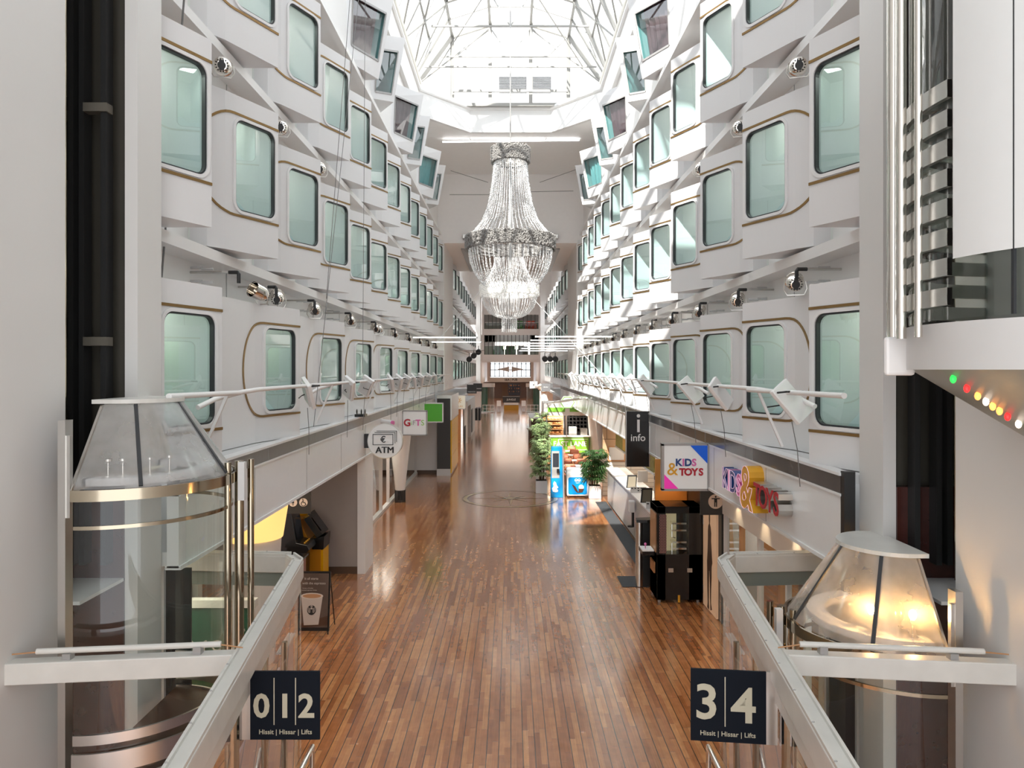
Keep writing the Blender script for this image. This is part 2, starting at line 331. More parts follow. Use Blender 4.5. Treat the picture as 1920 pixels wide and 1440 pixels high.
        U = Vector(U).normalized(); V = Vector(V).normalized(); W = U.cross(V); o = Vector(o)
        s.add([o+U*(v.co.x*sx)+V*v.co.y+W*v.co.z for v in me.vertices], [tuple(p.vertices) for p in me.polygons])
        bpy.data.objects.remove(ob); bpy.data.curves.remove(cu); bpy.data.meshes.remove(me)
        return s
    def build(s, name, m, parent=None, smooth=False, bevel=0.0, kind=None):
        me = bpy.data.meshes.new(name)
        off = Vector(parent['_o']) if (parent is not None and '_o' in parent) else Vector((0,0,0))
        me.from_pydata([tuple(Vector(v)-off) for v in s.v], [], s.f)
        ms = m if isinstance(m, (list, tuple)) else [m]
        for x in ms: me.materials.append(x)
        if len(ms) > 1: me.polygons.foreach_set('material_index', s.m)
        if smooth:
            me.polygons.foreach_set('use_smooth', [True]*len(me.polygons)); me.set_sharp_from_angle(angle=math.radians(35))
        me.update()
        if not getattr(s, 'keepn', False):
            bm = bmesh.new(); bm.from_mesh(me); bmesh.ops.recalc_face_normals(bm, faces=bm.faces); bm.to_mesh(me); bm.free()
        o = bpy.data.objects.new(name, me); COL.objects.link(o)
        if bevel:
            b = o.modifiers.new('bevel', 'BEVEL'); b.width = bevel; b.segments = 2; b.limit_method = 'ANGLE'
        if parent is not None: o.parent = parent; o['_o'] = tuple(off)
        if kind: o['kind'] = kind
        return o
def thing(name, label, cat, loc=(0,0,0), group=None):
    o = bpy.data.objects.new(name, None); COL.objects.link(o); o.location = loc; o['_o'] = tuple(loc)
    o.empty_display_size = 0.1
    o['label'] = label; o['category'] = cat
    if group: o['group'] = group
    return o
def tag(o, label, cat, group=None):
    o['label'] = label; o['category'] = cat
    if group: o['group'] = group
    return o
KIDS = {}
def dup(root, loc, label, group=None, parts=None):
    r = root.copy(); COL.objects.link(r); r.location = loc; r['label'] = label
    if group: r['group'] = group
    if root.name not in KIDS: KIDS[root.name] = [(c, list(c.children)) for c in root.children]
    for ch, gs in KIDS[root.name]:
        if parts is not None and not any(ch.name.startswith(p) for p in parts): continue
        c = ch.copy(); COL.objects.link(c); c.parent = r
        for g in gs:
            d = g.copy(); COL.objects.link(d); d.parent = c
    return r
def struct(name, mb, m, **k):
    o = mb.build(name, m, **k); o['kind'] = 'structure'; return o
def at(px, py, Y): return Vector(((px-CX)*Y/F, Y, HC-(py-CY)*Y/F))
ORD = ['first','second','third','fourth','fifth','sixth','seventh','eighth','ninth','tenth','eleventh','twelfth','thirteenth','fourteenth','fifteenth','sixteenth','seventeenth','eighteenth','nineteenth','twentieth']
def FWD(): return (1,0,0), (0,0,1)
# ================================================================= SETTING
Z8, Z9, Z10 = 4.7, 7.45, 10.2           # window centres of the three cabin decks
XB = 3.34                               # outermost edge of the bays
PIT = 2.31; PIT8 = 3.08
Y9 = [8.05+PIT*k for k in range(13)]
Y8L = [8.34+PIT8*k for k in range(10)]
YF = [44.7+2.82*k for k in range(10)]
struct('floor', MB().box(-9, -2, -0.06, 9, 140, 0), M['floor'])
# --- side walls of the upper decks
def side_wall(sx, name):
    w = MB(); X0, X1 = sx*4.15, sx*4.3
    def piers(zc, lo, hi, ys, width, ya, yb):
        e = ya
        for y in ys:
            a = y-width
            if a > e+0.01: w.box(X0, e, zc+lo, X1, a, zc+hi)
            e = y
        if yb > e: w.box(X0, e, zc+lo, X1, yb, zc+hi)
    for (a, b) in ((5.63, 6.29), (8.38, 9.04)): w.box(X0, 7.25, a, X1, 37.0, b)
    w.box(X0, 7.25, 11.13, X1, 37, 11.75)
    piers(Z9, -1.16, 0.93, Y9, 1.10, 6.95, 37.0); piers(Z10, -1.16, 0.93, Y9[1:], 1.10, 7.25, 37.0)
    w.box(X0, 7.25, 3.64, X1, 7.3, 5.63)
    w.box(sx*3.75, 7.25, 11.75, sx*4.3, 37.0, 15.8)           # inclined window deck
    w.box(sx*3.40, 37.0, 3.64, sx*4.3, 42.6, 11.2)            # solid stretch under the cross bulkhead
    for (a, b) in ((5.63, 6.29), (8.38, 9.04), (11.13, 15.8)): w.box(X0, 42.6, a, X1, 73, b)
    w.box(sx*3.05, 73.0, 0, sx*4.3, 76.0, 16)                 # end piers
    w.box(sx*4.15, 76, 2.7, sx*4.3, 130, 16)
    o = struct(name, w, M['wall'])
    t = MB()
    t.box(sx*3.80, 7.25, 6.10, sx*4.16, 37, 6.24); t.box(sx*3.80, 7.25, 8.86, sx*4.16, 37, 8.99)
    t.beam((sx*3.62, 7.25, 11.66), (sx*3.62, 37, 11.66), 0.14, 0.12); t.box(sx*3.62, 7.25, 11.68, sx*4.2, 37, 11.75)
    for (a, b) in ((6.10, 6.24), (8.86, 8.99), (11.6, 11.72)): t.box(sx*3.85, 42.6, a, sx*4.16, 73, b)
    struct('trim_1' if sx < 0 else 'trim_2', t, M['white'])
    j = MB()
    for k in range(12):                                      # panel joints and pipe stubs in the wall above deck 8
        y = 8.2+2.31*k
        j.box(sx*4.142, y, 5.66, sx*4.15, y+0.012, 6.10); j.box(sx*4.142, y, 8.40, sx*4.15, y+0.012, 8.86)
    struct('trim_3' if sx < 0 else 'trim_4', j, M['grey'])
side_wall(-1, 'wall_left'); side_wall(1, 'wall_right')
# --- slab edge, dark band and fascia above the shops
def fascia(sx, ya, yb, name):
    w = MB(); w.box(sx*XB, ya, 2.70, sx*(XB+0.12), yb, 3.44); w.box(sx*(XB-0.02), ya, 2.68, sx*(XB+0.14), yb, 2.72)
    w.box(sx*(XB-0.02), ya, 3.425, sx*(XB+0.12), yb, 3.45); w.box(sx*(XB-0.03), ya, 3.63, sx*(XB+0.12), yb, 3.66)
    struct(name, w, M['fascia'])
    b = MB(); b.box(sx*(XB-0.01), ya, 3.45, sx*(XB+0.12), yb, 3.63)
    struct('trim_5' if sx < 0 else 'trim_6', b, M['band'] if sx > 0 else M['steel_dark'])
fascia(-1, 7.25, 31.9, 'trim_7'); fascia(1, 7.25, 48.0, 'trim_8')
s_ = MB()
s_.box(-7.2, 7.25, 2.72, -XB-0.12, 73, 2.86); s_.box(XB+0.12, 7.25, 2.72, 7.2, 73, 2.86)
s_.box(-7.2, 7.25, 3.55, -XB-0.12, 73, 3.64); s_.box(XB+0.12, 7.25, 3.55, 7.2, 73, 3.64)
struct('ceiling_shops', s_, M['ltgrey'])
# black fascia end at the right pillar
struct('trim_9', MB().box(3.33, 7.18, 2.3, 3.44, 7.26, 3.68), M['blackm'])
# joints in fascia and band
j = MB()
for sx, yb in ((-1, 31), (1, 47)):
    y = 9.4
    while y < yb:
        j.box(sx*(XB-0.004), y, 2.72, sx*XB, y+0.008, 3.425); j.box(sx*(XB-0.014), y+0.5, 3.45, sx*(XB-0.01), y+0.508, 3.63); y += 2.4
struct('trim_10', j, M['grey'])
# --- walls below: shops
lw = MB(); lw.box(-7.3, 7, 0, -7.15, 130, 2.8); struct('wall_shops_left', lw, M['taupe'])
rw = MB(); rw.box(7.15, 7, 0, 7.3, 130, 2.8); struct('wall_shops_right', rw, M['taupe'])
w = MB(); w.box(-7.2, 16.6, 0.16, -3.36, 16.68, 2.72); struct('wall_recess', w, M['taupe'])
struct('baseboard_recess', MB().box(-7.2, 16.57, 0, -3.36, 16.61, 0.16), M['brownbase'])
w = MB(); w.box(-3.52, 16.56, 0.0, -3.34, 17.5, 2.72); struct('wall_recess_end', w, M['fascia'])
w = MB(); w.box(-7.2, 32.5, 0.16, -3.3, 32.6, 3.4); struct('wall_shop_back', w, M['white'])
struct('baseboard_shop', MB().box(-7.2, 32.46, 0, -3.3, 32.5, 0.16), M['brownbase'])
# --- cross bulkhead and soffit in mid atrium
w = MB(); w.box(-3.8, 37.0, 11.2, 3.8, 37.3, 15.4); struct('wall_bulkhead', w, M['pink_wall'])
w = MB(); w.box(-4.0, 37.3, 11.2, 4.0, 47.6, 11.35); struct('ceiling_bridge', w, M['pink_wall'])
struct('trim_11', MB().box(-2.65, 38.6, 11.14, 2.65, 47.4, 11.2), M['grey'])
# --- ceiling round the skylight
c = MB()
c.prism([(-4.2, 28.36, 14.74), (-3.65, 28.36, 14.74), (-1.73, 30.48, 14.74), (1.73, 30.48, 14.74), (3.65, 28.36, 14.74), (4.2, 28.36, 14.74), (4.2, 37.1, 14.74), (-4.2, 37.1, 14.74)], (0, 0, 0.10))
c.box(-5.6, -32, 15.95, 5.6, 6.6, 16.1); c.box(-4.3, 37, 15.7, 4.3, 47.6, 15.8)  # first box: unseen roof over and behind the camera, added to block the sun
struct('ceiling', c, M['ceilw'])
r = MB()
ring = [(-3.6, 6.6), (-3.6, 28.3), (-1.7, 30.4), (1.7, 30.4), (3.6, 28.3), (3.6, 6.6)]
for a, b in zip(ring[:-1], ring[1:]):
    d = Vector((b[0]-a[0], b[1]-a[1], 0)).normalized(); n = Vector((-d.y, d.x, 0))*0.18
    p = [Vector((a[0], a[1], 14.74)), Vector((b[0], b[1], 14.74))]
    p = [v-Vector((0,0,.02)) for v in p]; r.hexa([p[0], p[1], p[1]+n, p[0]+n]+[v+Vector((0,0,0.98)) for v in (p[0], p[1], p[1]+n, p[0]+n)])
struct('trim_12', r, M['white'])
r = MB(); r.tube([(x, y, 15.74) for x, y in ring], 0.10, 10)
struct('trim_13', r, M['white'], smooth=True)
# --- skylight
fr = MB(); gl = MB(); AY = [6.7, 9.6, 12.5, 15.4, 18.3, 21.3, 24.2, 27.1, 30.0]
def sect(y): return [(-3.72, y, 15.85), (-2.43, y, 18.6), (-0.85, y, 19.1), (0.85, y, 19.1), (2.43, y, 18.6), (3.72, y, 15.85)]
for i, y in enumerate(AY):
    P = sect(y)
    for k, (a, b) in enumerate(zip(P[:-1], P[1:])):
        if y == 30.0 and k in (0, 4): continue
        fr.beam(a, b, 0.14, 0.20)
    if i:
        Q = sect(AY[i-1])
        for k in range(5):
            if y == 30.0 and k in (0, 4): continue
            gl.quad(Q[k], Q[k+1], P[k+1], P[k])
        for k in range(1, 5): fr.beam(Q[k], P[k], 0.10, 0.12)
        for k in (0, 1, 2, 3, 4):                                 # mid mullions and diagonals
            if y == 30.0 and k in (0, 4): continue
            A = (Vector(Q[k])+Vector(P[k]))/2; B = (Vector(Q[k+1])+Vector(P[k+1]))/2; fr.beam(A, B, 0.05, 0.08)
        for k in (0, 4):
            if y == 30.0: continue
            dn = Vector((0, 0, -0.15)); fr.tube([Vector(Q[k])+dn, Vector(P[k+1])+dn], 0.035, 6); fr.tube([Vector(P[k])+dn, Vector(Q[k+1])+dn], 0.035, 6)
            A = Vector(Q[k]).lerp(Vector(Q[k+1]), 0.5); B = Vector(P[k]).lerp(Vector(P[k+1]), 0.5); fr.beam(A, B, 0.06, 0.08)
E = sect(30.0)
for sx, e0, e1 in ((-1, Vector((-2.43, 30, 18.6)), Vector((-3.72, 28.3, 15.85))), (1, Vector((2.43, 30, 18.6)), Vector((3.72, 28.3, 15.85)))):
    fr.beam(e0, e1, 0.12, 0.18); q = Vector((sx*2.43, 27.1, 18.6)); q2 = Vector((sx*3.72, 27.1, 15.85))
    gl.add([q, e0, e1, q2], [(0, 1, 2, 3)]); fr.beam((q+e0)/2, (q2+e1)/2, 0.05, 0.08)
    b0 = Vector((sx*2.43, 30.2, 15.9)); gl.add([e0, b0, e1], [(0, 1, 2)]); fr.beam(e0, b0, 0.16, 0.16); fr.beam(b0, e1, 0.1, 0.1)
    fr.tube([e1, (sx*0.85, 30, 18.9)], 0.035, 6)
for x in (-0.85, 0.85): fr.beam((x, 30.0, 19.0), (x, 30.2, 15.8), 0.16, 0.16)
fr.beam((-2.4, 30.1, 16.35), (2.4, 30.1, 16.35), 0.08, 0.10); fr.beam((-3.7, 30.2, 15.8), (3.7, 30.2, 15.8), 0.16, 0.14)
gl.add([(-2.43, 30, 18.6), (-0.85, 30, 19.1), (0.85, 30, 19.1), (2.43, 30, 18.6), (2.43, 30.2, 15.9), (-2.43, 30.2, 15.9)], [(0, 1, 2, 3, 4, 5)])
win = bpy.data.objects.new('window_1', None); COL.objects.link(win); win['kind'] = 'structure'; win['_o'] = (0, 0, 0)
fr.build('window_frame', M['rframe'], win); gl.build('pane', M['rglass'], win)
ti = MB()
for y, z, x in ((28.3, 16.6, 3.5), (29.0, 17.3, 2.8), (26.0, 17.1, 2.85)): ti.beam((-x, y, z), (x, y, z), 0.05, 0.06)
for sx in (-1, 1):                                             # bracing rods in W pattern below the panes
    ti.tube([(sx*0.85, 30, 18.95), (sx*2.2, 29.0, 17.3)], 0.028, 6); ti.tube([(sx*0.85, 30, 18.95), (0, 29, 17.3)], 0.028, 6)
    ti.tube([(sx*2.43, 30, 18.6), (sx*1.5, 29, 17.3)], 0.028, 6); ti.tube([(0, 26, 17.1), (sx*0.85, 27.1, 19.0)], 0.028, 6)
    ti.tube([(sx*0.85, 27.1, 19.0), (sx*2.85, 28.3, 16.6)], 0.028, 6); ti.tube([(sx*2.43, 27.1, 18.5), (sx*3.5, 28.3, 16.6)], 0.028, 6)
ti.build('tie_rod', M['rframe'], win)
ev = MB()
for sx in (-1, 1): ev.tube([(sx*3.62, 6.7, 15.95), (sx*3.62, 28.2, 15.95)], 0.15, 14); ev.tube([(sx*3.72, 6.7, 15.3), (sx*3.72, 28.2, 15.3)], 0.09, 10)
struct('trim_14', ev, M['evtube'], smooth=True)
struct('roof_deck', MB().box(-7, 30.62, 15.6, 7, 34.5, 15.74), M['white_out'])
# deckhouse seen through the end of the skylight
t = thing('deckhouse', 'white deckhouse wall outside the end of the glass roof', 'deckhouse', (0, 34.5, 15.8))
MB().box(-7, 34.5, 15.8, 7, 36, 20.5).build('wall', M['white_out'], t)
MB().box(-7, 34.3, 16.35, 7, 34.5, 16.6).build('cream_sill', M['cream_out'], t)
for x0, x1 in ((-0.55, 0.78), (1.0, 1.95)):
    v = MB().box(x0, 34.44, 17.9, x1, 34.5, 18.72).build('vent', M['white_out'], t)
    l = MB()
    for k in range(13): l.box(x0, 34.40, 17.92+k*0.062, x1, 34.45, 17.955+k*0.062)
    l.build('louvre', M['louver'], v)
t = thing('deck_lamp', 'small amber glass bulkhead lamp on the white deckhouse wall', 'lamp', (2.7, 34.3, 17.9))
MB().ball((2.7, 34.3, 18.2), 0.13, 10, 8).build('globe', M['cream_out'], t, smooth=True)
MB().tube([(2.7, 34.3, 18.1), (2.7, 34.3, 17.85), (2.7, 34.5, 17.85)], 0.06, 8).build('bracket', M['grey'], t)
tag(MB().text('Deck Bar', 0.26, (-3.4, 34.495, 17.2), *FWD()).build('deck_bar_lettering', M['grey']), 'small grey lettering reading Deck Bar on the deckhouse', 'lettering')
# --- far atrium: roof frames, landings, glazed end
fr = MB(); gl = MB()
for y in range(48, 78, 4): fr.beam((-3.9, y, 15.8), (-2.2, y, 17.6), .14, .16); fr.beam((-2.2, y, 17.6), (2.2, y, 17.6), .14, .16); fr.beam((2.2, y, 17.6), (3.9, y, 15.8), .14, .16)
for x in (-2.2, 0, 2.2): fr.beam((x, 47.6, 17.6), (x, 76, 17.6), .1, .12)
gl.quad((-2.2, 47.6, 17.62), (2.2, 47.6, 17.62), (2.2, 60, 17.62), (-2.2, 60, 17.62)); gl.quad((-3.9, 47.6, 15.8), (-2.2, 47.6, 17.62), (-2.2, 60, 17.62), (-3.9, 60, 15.8))
win = bpy.data.objects.new('window_2', None); COL.objects.link(win); win['kind'] = 'structure'; win['_o'] = (0, 0, 0)
fr.build('window_frame', M['white_out'], win); gl.build('pane', M['rglass'], win)
c = MB(); c.quad((3.9, 47.6, 15.8), (2.2, 47.6, 17.62), (2.2, 60, 17.62), (3.9, 60, 15.8)); c.box(-4.3, 60, 15.8, 4.3, 90, 15.9); c.box(-4.3, 60, 15.8, 4.3, 60.1, 17.7); struct('ceiling_far', c, M['white'])  # kept mostly opaque to hold sun and sky light out of the far hall
w = MB()
w.box(-3.1, 78, 10.65, 3.3, 78.3, 16); w.box(-3.1, 78, 8.45, 3.3, 78.4, 9.1); w.box(-3.1, 78, 5.5, 3.3, 78.4, 6.32)
w.box(-3.1, 77.9, 5.5, -2.85, 78.4, 11); w.box(3.05, 77.9, 5.5, 3.3, 78.4, 11)
struct('wall_landing', w, M['pink_wall'])
w = MB(); w.box(-3.1, 84, 9.0, 3.3, 84.2, 12); struct('wall_landing_back', w, M['taupe'])
w = MB(); w.box(-3.1, 78.4, 8.9, 3.3, 88, 9.0); struct('floor_landing', w, M['pink_wall'])
w = MB(); w.box(-3.1, 78.4, 6.1, 3.3, 88, 6.2); struct('floor_landing_lower', w, M['pink_wall'])
g = MB(); rl = MB(); pn = MB()
for z0, z1 in ((9.1, 10.65), (6.32, 8.45)):
    for k in range(15):
        x = -2.8+k*0.42; g.box(x-0.035, 77.94, z0, x+0.035, 78.06, z1)
    rl.box(-2.85, 77.95, z0+(z1-z0)*0.44, 3.05, 78.05, z0+(z1-z0)*0.44+0.05)
    pn.quad((-2.85, 78.02, z0), (3.05, 78.02, z0), (3.05, 78.02, z0+(z1-z0)*0.44), (-2.85, 78.02, z0+(z1-z0)*0.44))
t = thing('landing_balustrade', 'glazed grey balustrades across the two landings at the far end', 'balustrade', (0.1, 78, 6.32))
g.build('mullion', M['dmullion'], t); rl.build('handrail', M['winframe'], t); pn.build('glass_panel', M['balglass'], t)
def armchair(x, z, m, label):
    t = thing('lobby_armchair', label, 'armchair', (x, 80.0, z))
    MB().box(x-0.5, 79.7, z+0.15, x+0.5, 80.5, z+0.5).build('seat', m, t, bevel=0.06)
    MB().box(x-0.5, 80.4, z+0.3, x+0.5, 80.65, z+1.15).build('backrest', m, t, bevel=0.08)
    MB().box(x-0.62, 79.7, z, x-0.48, 80.6, z+0.75).build('armrest', m, t, bevel=0.04); MB().box(x+0.48, 79.7, z, x+0.62, 80.6, z+0.75).build('armrest', m, t, bevel=0.04)
armchair(-1.3, 6.2, M['green'], 'leftmost leaf green armchair on the lower far landing'); armchair(0.0, 6.2, M['green'], 'leaf green armchair beside the grey one on the lower far landing')
armchair(1.35, 6.2, M['taupe'], 'dark grey armchair on the lower far landing')
armchair(0.9, 9.0, M['green'], 'green armchair on the upper far landing beside the red one'); armchair(2.25, 9.0, M['redc'], 'bright red armchair on the upper far landing')
# end wall of the hall
w = MB(); w.box(-5.5, 88.5, 6.2, -1.9, 88.7, 9.0); w.box(2.4, 88.5, 6.2, 5.5, 88.7, 9.0); w.box(-5.5, 88.5, 8.1, 5.5, 88.7, 9.0); struct('wall_landing_window', w, M['ltgrey'])
w = MB(); w.box(-9, 130, 6.05, 9, 130.3, 17); w.box(-9, 130, 0, -3.6, 130.3, 6.1); w.box(3.6, 130, 0, 9, 130.3, 6.1); w.box(-9, 88, 6.2, 9, 130, 6.3)
struct('wall_far', w, M['pink_wall'])
g = MB()
for k in range(10): g.box(-3.6+k*0.8-0.07, 130, 3.4, -3.6+k*0.8+0.07, 130.1, 6.1)
for z in (3.4, 4.6, 5.7): g.box(-3.6, 130, z, 3.6, 130.1, z+0.12)
win = bpy.data.objects.new('window_3', None); COL.objects.link(win); win['kind'] = 'structure'; win['_o'] = (0, 0, 0)
g.build('window_frame', M['dmullion'], win); MB().quad((-3.6, 130.05, 3.4), (3.6, 130.05, 3.4), (3.6, 130.05, 6.1), (-3.6, 130.05, 6.1)).build('pane', M['rglass'], win)
t = thing('pub_front', 'dark timber pub front under a grey sign band at the far end', 'shopfront', (0, 118, 0))
MB().box(-3.6, 118, 2.65, 3.6, 118.6, 3.4).build('sign_band', M['ltgrey'], t)
MB().box(-5, 118.2, 0, 5, 118.8, 2.65).build('timber_front', M['dwood'], t)
d = MB(); d.box(-1.4, 118.1, 0, -0.5, 118.2, 2.2); d.build('door', M['stem'], t)
g = MB(); g.box(-0.3, 118.1, 0.5, 1.6, 118.2, 2.4); g.build('shelf_window', M['screen'], t)
b = MB(); random.seed(3)
for k in range(40): x = -0.25+random.random()*1.8; z = random.choice((1.0, 1.5, 2.0)); b.box(x, 118.02, z, x+0.06, 118.1, z+0.22)
b.build('bottles_behind', M['bread'], t)
MB().text('SEA | PUB', 0.5, (0.1, 117.98, 3.03), *FWD(), off=0.01).build('sign_lettering', M['btext'], t)
t = thing('pennant_sign', 'pair of grey triangular pennants hung before the far window', 'sign', (0, 92, 4.2))
b = MB(); b.sheet([(-0.15, 92, 5.1), (-1.7, 92, 4.75), (-0.15, 92, 4.4)], 0.03); b.sheet([(0.15, 92, 5.1), (1.7, 92, 4.75), (0.15, 92, 4.4)], 0.03)
b.build('pennant', M['grey'], t); MB().tube([(0, 92, 6.0), (0, 92, 3.9)], 0.05, 8).build('pole', M['ltgrey'], t)
# ================================================================= BAY WINDOWS
def rrect(w, h, r, n=6):
    pts = []
    for cx, cz, a0 in ((w-r, h-r, 0), (-w+r, h-r, PI/2), (-w+r, -h+r, PI), (w-r, -h+r, 1.5*PI)):
        for k in range(n+1):
            a = a0+PI/2*k/n; pts.append((cx+r*math.cos(a), cz+r*math.sin(a)))
    return pts
def make_bay(sx, prof, win, zlo, zhi, label, far=False, lin='cabin'):
    """prof: plan points wall, seam, outer edge (x distance from the hall axis, y); win: (t0, t1) along the window face"""
    t = thing('cabin_bay', label, 'bay window', (0, 0, 0))
    P = [Vector((sx*x, y, 0)) for x, y in prof]      # P0 wall, P1 seam, P2 outer edge
    u = (P[2]-P[1]); L = u.length; u.normalize(); up = Vector((0, 0, 1))
    nrm = Vector((u.y, -u.x, 0)); nrm = nrm if nrm.x*sx < 0 else -nrm       # towards the hall
    cs = (win[0]+win[1])/2*L; hw = (win[1]-win[0])/2*L; hh = 0.615
    def pt(s, z, d=0.0): return P[1]+u*s+up*z+nrm*d
    b = MB(); ring = [(cs+x, z) for x, z in rrect(hw, hh, 0.13)]
    corners = [(L, zhi), (0, zhi), (0, zlo), (L, zlo)]
    vs = [pt(s, z) for s, z in ring]+[pt(s, z) for s, z in corners]; n = len(ring); q = n//4; fs = []
    for c in range(4):
        for k in range(q-1): fs.append((c*q+k, c*q+k+1, n+c))
        fs.append((c*q+q-1, (c*q+q) % n, n+(c+1) % 4, n+c))
    b.add(vs, fs)
    b.add([P[0]+up*zlo, P[1]+up*zlo, P[1]+up*zhi, P[0]+up*zhi], [(0, 1, 2, 3)])
    E = Vector((sx*4.15, P[2].y+0.01, 0)); W = Vector((sx*4.15, P[0].y, 0))
    b.add([P[2]+up*zlo, E+up*zlo, E+up*zhi, P[2]+up*zhi], [(0, 1, 2, 3)])
    for z in (zlo, zhi): b.add([W+up*z, P[0]+up*z, P[1]+up*z, P[2]+up*z, E+up*z], [(0, 1, 2, 3, 4)])
    b.add([W+up*zlo, P[0]+up*zlo, P[0]+up*zhi, W+up*zhi], [(0, 1, 2, 3)])
    sh = b.build('bay_shell', M['bay'], t)
    # frame ring, dark gasket, glass
    def rings(o, wi, hi, ri, d0, d1, name, m):
        f = MB(); A = [(cs+x, z) for x, z in rrect(hw+o, hh+o, 0.13+o)]; B = [(cs+x, z) for x, z in rrect(hw+wi, hh+hi, max(ri, 0.02))]
        n = len(A); vs = [pt(s, z, 0.0) for s, z in A]+[pt(s, z, d0) for s, z in A]+[pt(s, z, d0) for s, z in B]+[pt(s, z, d1) for s, z in B]
        f.add(vs, [(r*n+k, r*n+(k+1) % n, (r+1)*n+(k+1) % n, (r+1)*n+k) for r in range(3) for k in range(n)])
        return f.build(name, m, t)
    rings(0.038, -0.002, -0.002, 0.125, 0.022, -0.03, 'window_frame', M['winframe'])
    rings(-0.001, -0.020, -0.020, 0.11, 0.006, -0.05, 'gasket', M['gasket'])
    g = MB(); R = [(cs+x, z) for x, z in rrect(hw-0.02, hh-0.02, 0.11)]; g.add([pt(s, z, -0.035) for s, z in R], [tuple(range(len(R)))]); g.build('glass_pane', M['glass'], t)
    if not far:
        # brass strip: level lines above and below joined by a loop round the near side
        A = P[0]-P[1]; LA = A.length; A.normalize(); nA = Vector((A.y, -A.x, 0)); nA = nA if nA.x*sx < 0 else -nA
        def un(s, z, d):
            if s >= 0: return P[1]+u*s+up*z+nrm*d
            return P[1]+A*min(-s, LA)+up*z+nA*d
        s0 = 0.16*L; zr = 0.68; rx = 0.58; path = [(L, zr)]
        for k in range(25): a = PI/2+PI*k/24; path.append((s0+rx*math.cos(a), zr*math.sin(a)))
        path.append((L, -zr)); f = MB(); w = 0.016; n = len(path); vs = []
        for i, (s, z) in enumerate(path):
            a = path[max(i-1, 0)]; c = path[min(i+1, n-1)]; d = Vector((c[0]-a[0], c[1]-a[1])).normalized(); m_ = Vector((-d.y, d.x))*w
            vs += [un(s+m_.x, z+m_.y, 0.001), un(s+m_.x, z+m_.y, 0.012), un(s-m_.x, z-m_.y, 0.012), un(s-m_.x, z-m_.y, 0.001)]
        f.add(vs, [(i*4+k, i*4+(k+1) % 4, (i+1)*4+(k+1) % 4, (i+1)*4+k) for i in range(n-1) for k in range(4)]); f.build('brass_strip', M['brass'], t)
    # cabin behind the glass: lining, curtain and bedding
    c = MB(); y0, y1 = P[0].y, P[2].y; X0, X1 = sx*4.12, sx*5.3
    c.add([(X0,y0,zlo),(X1,y0,zlo),(X1,y1,zlo),(X0,y1,zlo),(X0,y0,zhi),(X1,y0,zhi),(X1,y1,zhi),(X0,y1,zhi)], [(0,1,2,3),(4,5,6,7),(0,1,5,4),(1,2,6,5),(2,3,7,6)])
    c.build('cabin_lining', M[lin], t)
    l = MB(); l.box(sx*4.2, y1-0.55, zhi-0.03, sx*4.6, y1-0.15, zhi-0.01); l.build('cabin_fill_panel', M['cabfill'], t)  # glowing panel added to brighten the cabin behind the glass
    if not far:
        k = MB(); xs = sx*4.6; n = 14; vs = []
        for i in range(n+1): y = y0+0.1+(y1-y0)*0.45*i/n; vs += [(xs+0.04*math.sin(i*2.2), y, zlo+0.1), (xs+0.04*math.sin(i*2.2), y, zhi-0.12)]
        k.add(vs, [(2*i, 2*i+2, 2*i+3, 2*i+1) for i in range(n)]); k.build('curtain', M['cabin_g'], t, smooth=True)
    return t, pt, cs, hw, (y0, y1, zlo, zhi)
def bedding(sx, variant, lo=-0.56):
    b = MB(); rnd = random.Random(variant*5+2)
    N = 12; vs = []; base = lo
    for i in range(N+1):
        for jx in range(N+1):
            x = sx*(3.62+0.85*i/N); y = -0.85+0.75*jx/N
            e = math.sin(PI*i/N)**0.6*math.sin(PI*jx/N)**0.6
            vs.append((x+sx*0.25*(1-jx/N), y, base-0.12+e*(0.34+0.20*math.sin(3.1*i/N*2+variant)*math.cos(2.3*jx/N*3+variant)+0.05*rnd.random())))
    b.add(vs, [(i*(N+1)+j_, (i+1)*(N+1)+j_, (i+1)*(N+1)+j_+1, i*(N+1)+j_+1) for i in range(N) for j_ in range(N)])
    return b
PR9 = [(3.90, -1.10), (3.754, -0.888), (XB, 0.0)]
PR8R = [(3.87, -2.28), (3.72, -0.95), (XB, 0.0)]
PR8L = [(3.80, -3.03), (3.66, -1.10), (XB, 0.0)]
VIEW = [random.Random(11).random() for _ in range(200)]
def row(sx, prof, win, zc, zlo, zhi, ys, rowname, side, far=False, skip=0, start=0):
    proto, pt, cs, hw, ext = make_bay(sx, prof, win, zlo, zhi, '', far, 'cabin8' if zc == Z8 else 'cabin')
    ez = zc+zlo
    first = True
    beds = [bedding(sx, v).build('bedding', M['linen'] if v < 2 else M['linen_b'], None, smooth=True) for v in range(3)] if not far else []
    for bd in beds: bd.parent = proto
    kids = list(proto.children)
    for i, y in enumerate(ys):
        lab = '%s white cabin bay %s, %s' % (ORD[i+start], 'from the near pillar' if not far else 'past the bridge', rowname)
        if i == 0: o = proto; o.location = (0, y, zc)
        else:
            o = proto.copy(); COL.objects.link(o); o.location = (0, y, zc)
            for ch in kids:
                if ch in beds: continue
                c = ch.copy(); COL.objects.link(c); c.parent = o
            if beds and i < 8:
                c = beds[int(VIEW[i+int(zc)]*3) % 3].copy(); COL.objects.link(c); c.parent = o
        o['label'] = lab; o['group'] = '%s bays on %s' % ('far' if far else 'near', rowname)
    for bd in beds[1:]: bpy.data.objects.remove(bd)
    return proto
